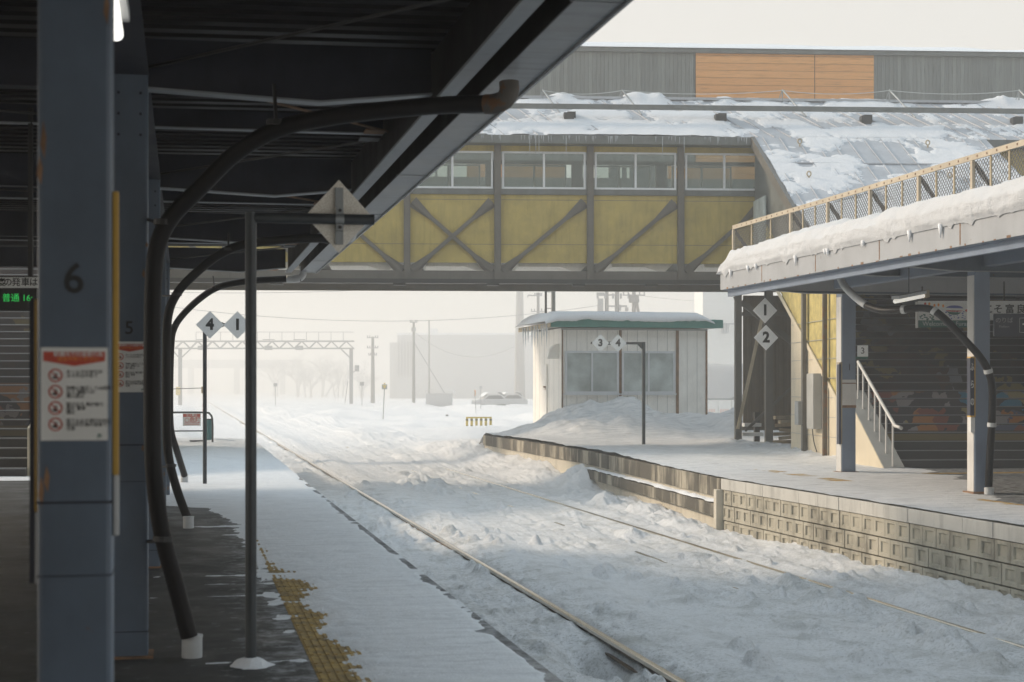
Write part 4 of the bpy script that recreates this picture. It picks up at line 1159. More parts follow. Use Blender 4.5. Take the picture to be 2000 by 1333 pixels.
b = MB(); v = BL(1592, 780, u=U0).y; b.tube(spline([(U0 - .06, v, z0), (U0 - .05, v - .1, z0 - .3), (U0 - .05, v - .5, z0 - .6), (U0 - .05, v - .8, z0 - .75)], 5), .012, 5); b.build('cable', M['black'], sr)
# open lower parapet with a handrail
tw = .42
pv = [VBT - .02, vA - .36]
zp = lambda v: max(0.0, .02 + (v - VBT) * (SL + .06))
b = MB(); b.prism([(U0, pv[0], 0), (U0, pv[1], 0), (U0, pv[1], zp(pv[1])), (U0, pv[0], .02)], (tw, 0, 0)); b.build('parapet', M['cream'], sr)
b = MB(); b.prism([(U0 + .012, pv[0] - .015, 0.0), (U0 + .012, pv[0], .034), (U0 + .012, pv[1], zp(pv[1]) + .012), (U0 + .012, pv[1], zp(pv[1]) + .001), (U0 + .012, pv[0], .021)], (tw - .02, 0, 0)); b.build('parapet_cap', M['parapet_top'], sr)
hu = U0 + .20
ve = BL(1748, 832, u=hu).y; ze_ = BL(1748, 832, u=hu).z; vt = BL(1676, 707, u=hu).y; zt2 = BL(1676, 707, u=hu).z
b = MB(); b.tube([(hu, vt, zt2), (hu, ve, ze_), (hu + .06, ve - .12, ze_ - .03), (hu + .1, ve - .10, ze_ - .05)], .034, 12); b.build('handrail', M['rail_white'], sr, smooth='auto')
for px in (1676, 1686, 1697.5, 1709, 1719, 1731, 1744):
    v = BL(px, 800, u=hu).y
    f = (v - ve) / (vt - ve); zt3 = ze_ + f * (zt2 - ze_)
    MB().tube([(hu, v, zp(v)), (hu, v, zt3)], .021, 8).build('baluster', M['rail_white'], sr, smooth='auto')
b = MB(); b.prism([(UO, VBT + 1.2, 0), (UO, 0, 0), (UO, 0, roofz(0) - .1), (UO, VB + .3, roofz(VB + .3) - .1), (UO, VBT + 1.2, 3.7)], (.25, 0, 0)); b.build('flank_wall', M['lav_dark'], sr)
b = MB(); b.prism([(UO - .3, VBT + .2, 0), (UO - .3, VBT + 5, 0), (UO - .3, VBT + 5, sz(VBT + 5) + .95), (UO - .3, VBT + .2, .95)], (.28, 0, 0)); b.build('parapet', M['parapet_top'], sr)
# trim along the left edge of the stair roof
b = MB(); b.prism([(R0 - .06, VB, roofz(VB) - .26), (R0 - .06, VE, roofz(VE) - .26), (R0 - .06, VE, roofz(VE) + .02), (R0 - .06, VB, roofz(VB) + .02)], (.10, 0, 0)); b.build('barge_board', M['bronze'], fb)
# stair window strip and corner post under the barge board
MB().box(U0 - .02, U0 + .02, -1.6, -.25, 5.0, 6.4).build('stair_window', M['hut_glass'], sr)

# ---- support tower under the bridge
tw_ = thing('support_tower', 'brown steel support tower clad in dark corrugated sheet under the bridge end', 'tower', tuple(BO), BROT)
ua, ub_ = BL(1440, 700, v=.1).x, BL(1500, 700, v=.1).x
def post(u, v, w, z1, m='bronze'):
    b = MB(); b.box(u - w / 2, u + w / 2, v - w / 2, v + w / 2, 0, z1); b.build('post', M[m], tw_)
post(ua + .02, .1, .17, ZB - .052); post(ub_ + .02, .1, .19, ZB - .052); post(BL(1478, 0, v=1.0).x, 1.0, .14, .9, 'bronze_dark')
u1_, u2_ = BL(1452, 0, v=1.5).x, BL(1546, 0, v=1.5).x
MB().box(u1_, u2_ + .35, 1.5, 1.58, .45, ZB - .2).build('sheet_wall', M['tower_sheet'], tw_)
b = MB(); b.box(u1_ - .05, u2_ + .35, 1.42, 1.497, 3.5, 3.6); b.box(u1_ - .05, u2_ + .35, 1.42, 1.497, .40, .55); b.build('girt', M['bronze'], tw_)
b = MB(); b.bar(BL(1441, 838, v=-.05), BL(1492, 605, v=-.05), .075, .075); b.build('diagonal_brace', M['wood_pale'], tw_)
b = MB(); b.bar(BL(1455, 842, v=.3), BL(1546, 758, v=.3), .07, .07); b.build('diagonal_brace', M['bronze'], tw_)
b = MB(); b.bar(BL(1448, 590, v=.4), BL(1546, 668, v=.4), .10, .16); b.build('diagonal_brace', M['bronze'], tw_)
b = MB(); b.prism([BL(1433, 580, v=0), BL(1441, 600, v=0), BL(1441, 580, v=0)], (0, .1, 0)); b.build('gusset', M['bronze'], tw_)
# timber pile behind the tower
tp = thing('timber_stack', 'stacked weathered timbers and white planks beneath the sheet-clad tower', 'timber', tuple(PZ(1520, 872)), BROT)
rng = random.Random(3)
for k, (px, py, w) in enumerate(((1496, 833, .5), (1496, 852, .62), (1492, 872, .8))):
    q = P(px, py, 42.0) - Vector(tp.location); 
    MB().box(q.x - w / 2 + .15, q.x + w / 2 + .1, -.2, .2, q.z - .04, q.z + .05).build('plank', M['board_white'], tp)
for k in range(7):
    x = rng.uniform(.1, .5); z = .1 + k * .11
    MB().bar((x - .35, rng.uniform(-.1, .5), z), (x + .45, rng.uniform(-.1, .5), z + rng.uniform(-.08, .1)), .1, .09).build('timber', M['wood_pale'], tp)

# ---- staircase on the left platform (shade painted into its risers, seen past the left edge of pillar 6)
s2 = thing('staircase', 'staircase on the left platform, its muralled risers darkened with painted shade', 'staircase', tuple(BO), BROT)
vb2 = -13.6
M['mural2'] = mural('shaded_mural_risers', .17, .35)  # same mural with shade multiplied into its colours
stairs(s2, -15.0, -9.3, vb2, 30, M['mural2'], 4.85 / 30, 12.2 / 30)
b = MB()
for u in (-9.3, -15.25):
    b.prism([(u, vb2 + .1, 0), (u, -.2, 0), (u, -.2, 5.7), (u, vb2 + .1, .85)], (.25, 0, 0)); b.build('parapet', M['cream'], s2); b = MB()
# ---- new concourse building behind the footbridge
VN = 13.5
nb_ = thing('station_building', 'long timber-clad building with grey and orange boards behind the footbridge', 'building', tuple(BO), BROT)
def un(px, v=VN): return BL(px, 0, v=v).x
DN = DV(1400, VN)
zt0, zt1 = pz(105, DN), pz(97, DN)
zh0, zh1 = pz(350, DN), pz(318, DN)
uo0, uo1, uos = un(1360), un(1705), un(1592)
ULn, URn = un(200), un(2420)
MB().box(ULn, uo0 - .03, VN, VN + .2, zh1, zt0).build('grey_cladding', M['grey_boards'], nb_)
MB().box(uo1 + .03, URn, VN, VN + .2, 5.95, zt0).build('grey_cladding', M['grey_boards'], nb_)
MB().box(uo0 - .026, uos - .03, VN - .02, VN + .2, zh1, zt0).build('orange_cladding', M['orange_boards'], nb_)
MB().box(uos - .002, uo1 + .026, VN - .02, VN + .2, zh1, zt0).build('orange_cladding', M['orange_boards'], nb_)
b = MB(); b.box(uos - .029, uos - .003, VN + .01, VN + .2, zh1, zt0); b.box(uo0 - .05, uo0 - .027, VN - .03, VN - .001, zh1, zt0); b.build('cladding_joint', M['bronze_dark'], nb_)
MB().box(ULn, URn, VN - .12, VN + 4.4, zt0 + .002, zt1).build('parapet_trim', M['eave'], nb_)
U, V = np.meshgrid(np.linspace(ULn, URn, 260), np.linspace(VN - .16, VN + 4.4, 12))
MB().grid(U, V, zt1 + .015 + (.30 + .07 * fbm(U * .5, V * .3, 3, 111) - .03 * (U - ULn) / 10) * sst(VN - .17, VN + .25, V)).build('roof_snow', M['snow'], nb_, smooth=True)
holes = [(800, 826), (830, 850), (854, 880), (884, 912), (1104, 1142), (1158, 1190), (1208, 1216), (1224, 1231), (1298, 1305)]
edges = [ULn]
for a, e in holes: edges += [un(a), un(e)]
edges.append(uo1 + .026)
for i in range(0, len(edges), 2):
    m = 'orange_boards' if i in (8, 18) else 'grey_boards'
    MB().box(edges[i], edges[i + 1], VN + .001, VN + .2, zh0, zh1 - .001).build('window_pier', M[m], nb_)
MB().box(ULn, uo1 + .026, VN, VN + .2, 5.95, zh0 - .001).build('lower_cladding', M['grey_boards'], nb_)
b = MB()
VK = VN + 4.2
b.box(ULn, URn, VK, VK + .1, zt0 - 2.4, zt0); b.box(ULn, URn, VK, VK + .1, 5.95, zh0 - .4)
b.build('rear_wall', M['grey_boards'], nb_)
b = MB(); u = ULn
while u < URn: b.box(u, u + .05, VK + .02, VK + .08, zh0 - .4, zt0 - 2.4); u += 1.3
b.build('rear_mullion', M['alu'], nb_)
MB().box(ULn, URn, VN + .2, VK, 5.95, 6.1).build('floor', M['eave'], nb_)
for u in (un(250), un(2300)):
    MB().box(u - .4, u + .4, VN + .5, VN + 1.3, -1.2, 5.95).build('leg', M['grey_boards'], nb_)
# ================================================================== RIGHT PLATFORM CANOPY
XF = 9.40
rc = thing('platform_canopy', 'white canopy over the right platform with rust-streaked fascia and thick snow', 'canopy', (0, 0, 0))
YE = PX(1409, 560, XF).y
zf0, zf1 = pz(567, DX(1409, XF)), 3.63
b = MB(); y = 2.0; js = [PX(p, 500, XF).y for p in (1878, 1720, 1595, 1490)]
js = [2.0] + [js[0] - 5.4, ] + js + [YE]
for a, e in zip(js[:-1], js[1:]): b.box(XF - .02, XF + .02, a + .004, e - .004, zf0, zf1)
b.box(XF - .012, XF + .012, 2.0, YE - .01, zf0 + .002, zf1 - .004)
b.box(XF + .021, 21.5, YE - .03, YE, zf0, zf1)
b.build('fascia', M['white_lav'], rc)
b = MB()
for yj in js[2:-1]: b.box(XF - .0225, XF - .0202, yj - .018, yj + .012, zf0 + .02, zf1 - .01)
rng = random.Random(5)
yj = 12.0
while yj < YE - .2:
    b.box(XF - .023, XF - .0202, yj, yj + rng.uniform(.03, .10), zf0 - .004, zf0 + rng.uniform(.008, .03)); yj += rng.uniform(.25, .6)
b.build('rust_streak', M['rust'], rc)
b = MB(); b.prism([(XF + .10, 2, zf0 - .01), (XF + .10, 2, zf0 - .12), (XF + .17, 2, zf0 - .12), (XF + .17, 2, zf0 - .108), (XF + .115, 2, zf0 - .108), (XF + .115, 2, zf0 - .01)], (0, YE - 2.05, 0)); b.box(XF + .02, XF + .12, 2, YE - .06, zf0 - .009, zf0 - .001)
b.build('edge_beam', M['lav_right'], rc)
MB().box(XF + .03, 21.5, 2, YE - .04, 3.60, 3.66).build('roof_deck', M['deck'], rc)
PY1, PY3 = PZ(1659, 925).y, PZ(1921, 965).y
PX1, PX3 = PZ(1659, 925).x, PZ(1921, 965).x
for Y in (PY1, PY3, PY3 - 5.7, PY3 + 2.85, PY3 - 2.85):
    b = MB(); z0 = 3.26 if Y in (PY1, PY3) else 3.38
    b.prism([(XF + .2, Y - .005, z0 + .10), (11.0, Y - .005, z0), (16, Y - .005, z0), (16, Y - .005, 3.598), (XF + .2, Y - .005, 3.598)], (0, .01, 0))
    b.mat(1); b.prism([(XF + .2, Y - .06, z0 + .09), (11.0, Y - .06, z0 - .011), (16, Y - .06, z0 - .011), (16, Y - .06, z0 - .001), (11.0, Y - .06, z0 - .001), (XF + .2, Y - .06, z0 + .099)], (0, .12, 0))
    b.build('roof_beam', [M['lav'], M['flange']], rc)
MB().box(11.45, 11.65, 2, YE - .2, 3.33, 3.55).build('ridge_beam', M['lav_right'], rc)
# snow lying on it
yy = np.arange(2.0, YE + .10, .055)
s_ = np.linspace(0, 1, 46)
T, YY = np.meshgrid(s_, yy)
px_ = np.interp(T, [0, .10, .22, .34, .5, .7, 1.0], [XF - .035, XF - .07, XF - .07, XF + .03, XF + .35, XF + .9, 21.4])
pz_ = np.interp(T, [0, .10, .22, .34, .5, .7, 1.0], [3.58, 3.66, 3.80, 3.98, 4.05, 4.05, 4.0])
drip = np.maximum(fbm(YY * 2.6, YY * 0, 6, 121, .75) - .12, 0) * .20
pz_ = pz_ - drip * sst(.12, .0, T)
un_ = 1 + .5 * fbm(YY * .55, T * 2, 4, 122)
pz_ = pz_ + (un_ - 1) * .22 * sst(.15, .5, T) + .07 * fbm(YY * 2.2, T * 7, 4, 124) * sst(.08, .3, T)
px_ = px_ - .035 * fbm(YY * 2.5, T * 6, 4, 123) * sst(.02, .12, T) * sst(.95, .4, T) - .03 * np.abs(fbm(YY * 7, T * 1.5, 2, 125)) * sst(.0, .1, T) * sst(.4, .25, T)
endf = sst(YE + .1, YE - .45, YY)
pz_ = 3.58 + (pz_ - 3.58) * np.sqrt(np.clip(endf, 0.0, 1)) * (1 - .0 * T)
MB().grid(px_, YY, pz_).build('roof_snow', M['snow_old'], rc, smooth=True)
for k in range(9):
    y = [20.1, 21.6, 22.9, 23.0, 24.2, 26.0, 26.4, 19.2, 27.3][k]; L_ = rng.uniform(.06, .16)
    MB().tube([(XF - .05, y, 3.62), (XF - .05, y, 3.6 - L_ * .5), (XF - .05, y, 3.6 - L_)], [.035, .022, .004], 6).build('icicle', M['snow'], rc, smooth=True)
# mesh fence standing on that canopy
XS = 10.05
fx = thing('roof_fence', 'rust-spotted angle-iron fence with wire mesh on the snowy right canopy', 'fence', (XS, 0, 0))
FY = [PX(p, 400, XS).y for p in (2010, 1900, 1795, 1700, 1617, 1545, 1433)]
FY = [FY[0] - 4.2, FY[0] - 2.1] + FY[0:1] + FY[1:]
zt4 = pz(441, DX(1433, XS)); zb4 = 3.75
b = MB(); b.box(-.028, .0, FY[0], FY[-1], zt4 - .075, zt4); b.box(0.0, .05, FY[0], FY[-1], zt4 - .008, zt4); b.build('top_rail', M['fence_paint'], fx)
b = MB(); y = FY[0]
while y < FY[-1]: b.box(-.034, -.0285, y, y + .025, zt4 - .05, zt4 - .025); y += .26
b.build('rail_bolts', M['rust'], fx)
for y in FY:
    b = MB(); b.box(-.024, .02, y - .03, y + .03, zb4, zt4 - .076); b.build('post', M['fence_paint'], fx)
    b = MB(); b.bar((.02, y, zt4 - .1), (.55, y - .05, zb4), .06, .02, (0, 1, 0)); b.build('stay', M['bronze_dark'], fx)
for a, e in zip(FY[:-1], FY[1:]):
    for f in (1 / 3, 2 / 3):
        y = a + (e - a) * f; MB().box(-.006, .012, y - .017, y + .017, zb4, zt4 - .076).build('bar', M['wood_pale'], fx)
b = MB(); h = zt4 - .08 - zb4; y = FY[0] - h
while y < FY[-1]:
    a0, a1 = max(y, FY[0]), min(y + h, FY[-1])
    if a1 > a0:
        b.bar((.016, a0, zb4 + (a0 - y)), (.016, a1, zb4 + (a1 - y)), .006, .006)
        b.bar((.020, a0, zt4 - .08 - (a0 - y)), (.020, a1, zt4 - .08 - (a1 - y)), .006, .006)
    y += .075
b.build('wire_mesh', M['mesh_wire'], fx)

# pillars of the right canopy
def rpillar(X, Y, w, dx, label, num):
    t = thing('pillar', label, 'pillar', (X, Y, 0))
    b = MB(); b.box(-w / 2, w / 2, -dx / 2, dx / 2, 0, 3.33); b.build('post', M['lav_right'], t, bevel=.01)
    b = MB(); b.box(-w / 2 - .012, -w / 2 - .001, -dx / 2 + .02, dx / 2 - .02, .02, 3.2); b.build('sunlit_flank', M['pillar_white'], t)  # thin pale plate: light on the left side put into the colour
    b = MB(); b.box(-w / 2 - .05, w / 2 + .05, -dx / 2 - .05, dx / 2 + .05, 0, .03); b.build('base_plate', M['rust'], t)
    return t
t = rpillar(PX1, PY1 + .15, .265, .26, 'pillar numbered 1 with a patch of flaking white paint', 1)
D1 = DZ(925, 0)
zz = lambda py, D: EYE + (HOR - py) / F * D
b = MB(); b.box(-.137, .137, -.135, -.1305, zz(795, D1), zz(742, D1)); b.build('bare_patch', M['pillar_white'], t)
b = MB(); b.box(-.139, .139, -.138, -.131, zz(797, D1), zz(792, D1)); b.box(-.138, .138, -.137, -.131, zz(750, D1), zz(748, D1)); b.build('rust_band', M['rust'], t)
b = MB(); b.text('1', .17, (.01, -.1335, zz(718, D1)), bold=.0); b.build('number', M['lav_dark'], t)
b = MB(); b.box(-.19, -.150, -.13, -.02, zz(868, D1), zz(712, D1)); o = b.build('name_board', M['navy'], t); 
b = MB(); b.box(-.150, -.134, -.14, -.01, zz(868, D1), zz(708, D1)); b.box(-.19, -.151, -.14, -.01, zz(711, D1), zz(708, D1)); b.build('board_frame', M['wood_pale'], t)
t = rpillar(PX3, PY3 + .15, .24, .24, 'pillar nearest the right edge of the frame with the curving drain hose', 3)
D3 = DZ(965, 0)
b = MB(); b.box(-.20, -.135, -.13, -.03, zz(812, D3), zz(700, D3)); b.build('name_board', M['navy'], t)
b = MB(); b.box(-.134, -.122, -.14, -.02, zz(815, D3), zz(697, D3)); b.box(-.20, -.135, -.14, -.02, zz(815, D3), zz(812, D3)); b.box(-.20, -.135, -.14, -.02, zz(700, D3), zz(697, D3)); b.build('board_frame', M['yellow_band'], t)
b = MB(); b.box(-.19, -.125, -.13, -.04, zz(845, D3), zz(816, D3)); b.build('white_label', M['board_white'], t)
b = MB()
for i, ch in enumerate('ふらの'): b.text(ch, .13, (-.168, -.1315, zz(718 + i * 34, D3)), xa=(.5, 0, 0), bold=.02)
b.build('lettering', M['board_white'], t)
# downpipe of the right canopy
pts = [P(1692, 597, 25.0), P(1725, 607, 24.6), P(1765, 605, 24.3), P(1800, 602, 24.1), P(1825, 608, 24.0), P(1850, 628, 23.9), P(1880, 660, 23.8), P(1912, 695, 23.7), P(1930, 725, 23.7), P(1938, 760, 23.75), P(1937, 830, 23.8), P(1933, 900, 23.85), P(1931, 950, 23.9)]
def hosepipe(label, pts, r, pot, elbow, straps):
    t = thing('downpipe', label, 'drain pipe', pot); base = Vector(pot)
    MB().tube(spline([Vector(p) - base for p in pts], 12), r, 12).build('hose', M['hose'], t, smooth=True)
    MB().tube(spline([Vector(p) - base for p in elbow], 8), r * 1.05, 12).build('elbow', M['pvc'], t, smooth=True)
    b = MB(); b.tube([(0, 0, -.01), (0, 0, .10)], r * 1.3, 14); b.build('pot', M['pvc'], t, smooth='auto')
    for p, q in straps:
        p, q = Vector(p) - base, Vector(q) - base; b = MB(); d = (q - p).normalized() * .03; b.tube([p - d, p + d], r * 1.2, 12); b.build('strap', M['pvc'], t)
hosepipe('black hose with a grey elbow running from the fascia down the rightmost pillar', pts, .055, tuple(PZ(1932, 966)),
         [P(1641, 530, 25.6), P(1641, 543, 25.6), P(1650, 560, 25.5), P(1672, 582, 25.2), P(1692, 597, 25.0)],
         [(pts[2], pts[3]), (pts[4], pts[5]), (pts[8], pts[9]), (pts[10], pts[11])])
# tube lamp, banner, hanging boards
q = P(1775, 582, 25.5)
t = thing('tube_lamp', 'lit tube lamp under the right canopy above the drain hose', 'lamp', tuple(q))
xa = P(1748, 589, 25.2) - q; xb = P(1803, 578, 25.9) - q
MB().tube([xa, xb], .035, 10).build('tube', M['lamp'], t, smooth=True)
u_ = Vector((0, 0, .055)); MB().bar(xa + u_, xb + u_, .12, .05).build('housing', M['pvc'], t)
b = MB(); b.bar(xb + Vector((0, .0, 0.02)), xb + (xb - xa) * .15 + Vector((0, 0, .02)), .08, .12); b.build('end_cap', M['wood_pale'], t)
b = MB(); b.tube([(0, 0, .08), (0, 0, 3.6 - q.z)], .008, 5); b.build('hanger', M['black'], t)
b = MB(); b.tube([P(1640, 592, 28) - q, P(1745, 583, 26.5) - q, P(1835, 562, 23.5) - q, P(1910, 556, 22.5) - q, P(2000, 545, 20.5) - q], .018, 6)
tag(b.build('conduit', M['pvc']), 'pale conduit strung under the right canopy from pillar to pillar', 'pipe')
bpy.data.objects['conduit'].location = q
DB = 28.2
o0 = P(1792, 640, DB)
t = thing('welcome_banner', 'white welcome banner with a green strip hanging before the stairs', 'banner', tuple(o0), -A)
def bx(px, py): return Vector(((px - 1792) / F * DB, 0, (640 - py) / F * DB))
def rect(mb, px0, px1, py0, py1, y0, y1):
    a, e = bx(px0, py1), bx(px1, py0); return mb.box(a.x, e.x, y0, y1, a.z, e.z)
rect(MB(), 1793, 2040, 588, 626, 0, .02).build('upper_panel', M['board_white'], t)
rect(MB(), 1793, 1930, 626.3, 640, 0, .02).build('green_strip', M['green_board'], t)
rect(MB(), 1789, 1792.7, 590, 641, -.02, .03).build('end_post', M['pillar_white'], t)
b = MB()
for px, ch in ((1897, 'よ'), (1914, 'う'), (1931, 'こ'), (1949.5, 'そ'), (1972, '富'), (1994, '良'), (2016, '野')):
    b.text(ch, .165, bx(px, 605) + Vector((0, -.003, 0)), bold=.02)
b.build('lettering', M['ink'], t)
b = MB(); b.text('Welcome to Furano', .105, bx(1851, 633) + Vector((0, -.003, 0)), bold=.01); b.build('english_lettering', M['pvc'], t)
def blob(mb, px, py, rx, ry, y, a0=0, a1=2 * pi, n=14):
    c = bx(px, py) + Vector((0, y, 0)); s = DB / F
    mb.add([c + Vector((cos(a0 + (a1 - a0) * i / n) * rx * s, 0, sin(a0 + (a1 - a0) * i / n) * ry * s)) for i in range(n)], [tuple(range(n))])
b = MB(); blob(b, 1864, 603, 17, 6, -.002, 0, pi); rng = random.Random(2)
for i in range(46): blob(b, rng.uniform(1830, 1885), rng.uniform(609, 624), rng.uniform(.8, 2.4), .9, -.002, n=6)
b.build('painted_hills', M['blue'], t)
b = MB(); blob(b, 1864, 606.4, 17, 3, -.003, pi, 2 * pi); blob(b, 1888, 607, 3, 2.4, -.003)
for px in (1807, 1898): blob(b, px, 594 if px < 1850 else 622, 2.4, 3, -.003)
b.build('painted_red', M['red'], t)
b = MB(); blob(b, 1864, 609.5, 13, 6, -.0025, pi, 2 * pi)
for i in range(30): blob(b, rng.uniform(1797, 1846), rng.uniform(614, 625), rng.uniform(1.5, 4), 1.2, -.0025, n=6)
b.build('painted_green', M['green_board'], t)
b = MB()
for px, py in ((1815, 594), (1825, 597), (1833, 596), (1842, 598), (1798, 600)): blob(b, px, py, 2.2, 3, -.002)
b.build('painted_yellow', M['orange'], t)
b = MB(); rect(b, 1800, 1803, 560, 588, .005, .015); rect(b, 1960, 1963, 550, 588, .005, .015); b.build('hanger', M['black'], t)
o1 = P(1942, 657, 27.4)
t = thing('destination_board', 'dark navy direction board beneath the white banner at the right edge', 'sign', tuple(o1), -A)
MB().box(0, 1.1, 0, .06, 0, 44 / F * 27.4).build('panel', M['navy'], t)
b = MB(); b.text('のりば', .10, (.165, -.003, .26), bold=.0); b.text('Platform', .05, (.165, -.003, .16))
b.build('lettering', M['pvc'], t)
b = MB()
for z0, z1, x0, x1 in ((.30, .306, .42, .75), (.06, .066, .42, .75), (.06, .306, .42, .426)): b.box(x0, x1, -.004, -.001, z0, z1)
b.bar((.52, -.003, .20), (.47, -.003, .20), .001, .03); b.text('3', .2, (.6, -.003, .18)); b.build('arrow_frame', M['board_white'], t)
o2 = PX(1675, 697, PX1 + .15); D5 = DX(1675, PX1 + .15)
t = thing('number_plate', 'small square plate numbered 3 fixed beside pillar 1', 'sign', tuple(o2), -A)
s5 = D5 / F
MB().box(0, 20.5 * s5, 0, .03, 0, 22 * s5).build('panel', M['sign_white'], t)
b = MB(); b.text('3', .16, (10 * s5, -.003, 11 * s5), bold=.01); b.build('numeral', M['ink'], t)
MB().box(-.03, 20.5 * s5, 0.001, .02, -.04, -.001).build('bracket', M['green_board'], t)

# departures board on the left platform
DL = 11.6
o3 = P(-60, 606, DL)
t = thing('departure_board', 'hanging departure board with a white header and green dot letters', 'sign', tuple(o3), -A)
def lx(px, py): return Vector(((px + 60) / F * DL, 0, (606 - py) / F * DL))
a, e = lx(-60, 606), lx(80, 540); MB().box(a.x, e.x, 0, .18, a.z, e.z).build('case', M['black'], t, bevel=.004)
a, e = lx(-58, 563), lx(76, 542); MB().box(a.x, e.x, -.004, -.001, a.z, e.z).build('header', M['sign_white'], t)
b = MB()
for px, ch in ((-33, '今'), (-15, '度'), (3, '度'), (16, 'の'), (32, '発'), (50, '車'), (66, 'は')):
    if ch != '度' or px > 0: b.text(ch, .062, lx(px, 552.5) + Vector((0, -.006, 0)), bold=.015)
b.build('lettering', M['ink'], t)
b = MB(); b.text('普通 16:', .062, lx(34, 583) + Vector((0, -.003, 0))); b.build('led_letters', M['led'], t)
b = MB(); b.box(.1, .13, .05, .08, (66) / F * DL, (66) / F * DL + 1.2); b.box(.4, .43, .05, .08, (66) / F * DL, 66 / F * DL + 1.2); b.build('hanger', M['black'], t)
# caution rail closing the end of the left platform
q = PZ(404, 868, .04)
t = thing('barrier', 'dark tubular barrier with a red and white danger notice at the platform end', 'barrier', tuple(q))
DQ = DZ(868, .04)
def qx(px, py): 
    v = P(px, py, DQ) - q; return Vector((v.x, 0, v.z))
xl, xr_ = qx(300, 0).x, qx(415, 0).x
zt5, zm5 = qx(0, 806).z, qx(0, 842).z
b = MB(); b.tube([(xl, 0, 0), (xl, 0, zt5)] , .026, 8); b.tube(spline([(xl, 0, zt5), (xr_ - .3, 0, zt5), (xr_ - .06, 0, zt5 - .05), (xr_, 0, zt5 - .28), (xr_, 0, 0)], 6), .026, 8)
b.tube([(xl, 0, zm5), (xr_ - .15, 0, zm5)], .018, 8); b.build('tube_frame', M['pole_dark'], t, smooth='auto')
b = MB(); b.box(xr_ - .2, xr_ + .12, -.15, .15, -.06, .05); b.box(qx(385, 0).x - .2, qx(385, 0).x + .15, -.15, .15, -.06, .11); b.build('foot', M['pole_dark'], t, bevel=.01)
a, e = qx(357, 832), qx(392, 808); cx = (a.x + e.x) / 2; hh = e.z - a.z
n_ = MB().box(a.x, e.x, -.045, -.03, a.z, e.z).build('notice', M['board_white'], t)
b = MB(); b.box(a.x + .01, e.x - .01, -.048, -.046, e.z - hh * .28, e.z - .01); b.text('危険', .15, (cx + .09, -.048, a.z + hh * .46), bold=.02)
for k in range(2): b.box(a.x + .04, e.x - .04, -.048, -.046, a.z + .03 + k * .04, a.z + .042 + k * .04)
b.tube([(a.x + .11 + .055 * cos(s), -.047, a.z + hh * .46 + .055 * sin(s)) for s in np.linspace(0, 2 * pi, 16)], .007, 4); b.build('red_print', M['red'], n_)
b = MB(); b.text('立入禁止', .075, (cx, -.05, e.z - hh * .15), bold=.02); b.build('heading', M['board_white'], n_)
q2 = PZ(409, 864, .04)
b = MB(); h2 = .62; b.tube([(0, 0, 0), (0, 0, h2)], .10, 14)
t = thing('bin', 'small teal waste bin beside the barrier at the platform end', 'bin', tuple(q2))
M['teal_bin'] = plain('teal_plastic', (.02, .13, .14), .5)
b.build('body', M['teal_bin'], t, smooth='auto'); b = MB(); b.tube([(0, 0, h2), (0, 0, h2 + .03)], .11, 14); b.build('rim', M['pole_dark'], t)
q3 = PZ(397, 858, .0)
t = thing('marker_pole', 'thin red and white pole with a rope clamp behind the barrier', 'pole', tuple(q3))
zt6 = P(397, 757, DZ(858, 0)).z - q3.z
MB().tube([(0, 0, 0), (0, 0, zt6)], .018, 6).build('shaft', M['pillar_white'], t)
b = MB()
for f in (.42, .52, .62): b.tube([(0, 0, zt6 * f), (0, 0, zt6 * f + .09)], .021, 6)
b.build('red_bands', M['red'], t)
MB().tube([(0, 0, zt6 - .18), (0, 0, zt6 + .02)], .06, 8).build('clamp', M['wood_pale'], t)
b = MB(); b.tube([(0, 0, zt6 - .02), (-1.6, 0, zt6 - .07), (-3.4, .2, zt6 - .0)], .010, 5); b.build('rope', M['black'], t)

# ================================================================== WHITE HUT ON THE RIGHT PLATFORM
hx0 = HUT0.x; hy = HUT0.y; DH = 54.0
hx1 = P(1380, 800, hy / (CA - .38 / 3.2 * SA)).x
HW = hx1 - hx0; HD = 4.5
hut = thing('hut', 'small white metal-sided hut with a teal fascia and thick rounded snow', 'hut', (hx0, hy, 0))
def hp(px, py): 
    kx = (px - 1000) / F; D = hy / (CA - kx * SA); v = P(px, py, D); return v.x - hx0, v.z
zw = hp(1100, 641)[1]
b = MB(); b.box(0, HW, 0, .06, -.3, zw); b.box(0, .06, .061, HD, -.3, zw); b.box(HW - .06, HW, .061, HD, -.3, zw); b.box(0.061, HW - .061, HD - .06, HD, -.3, zw)
hw_ = b.build('wall', M['hut'], hut)
b = MB(); x = .17
while x < HW: b.box(x - .006, x + .006, -.003, -.0005, -.3, zw); x += .345
y = .4
while y < HD: b.box(-.003, -.0005, y - .012, y + .012, -.3, zw); y += .75
b.build('panel_joint', M['parapet_top'], hw_)
for px0, px1, py1 in ((1209, 1214, 775), (1320, 1325.5, 830), (1378, 1381.5, 830), (1097, 1099.5, 830)):
    x0, x1 = hp(px0, 0)[0], hp(px1, 0)[0]
    MB().box(x0, x1, -.025, -.0035, -.2, zw - .002).build('corner_strip', M['rust'], hw_)
MB().box(-.02, HW + .02, -.035, -.004, zw - .06, zw).build('top_trim', M['parapet_top'], hw_)
MB().box(-.012, .0 - .0035, 0.0, .14, -.2, zw - .07).build('corner_post', M['hut'], hw_)
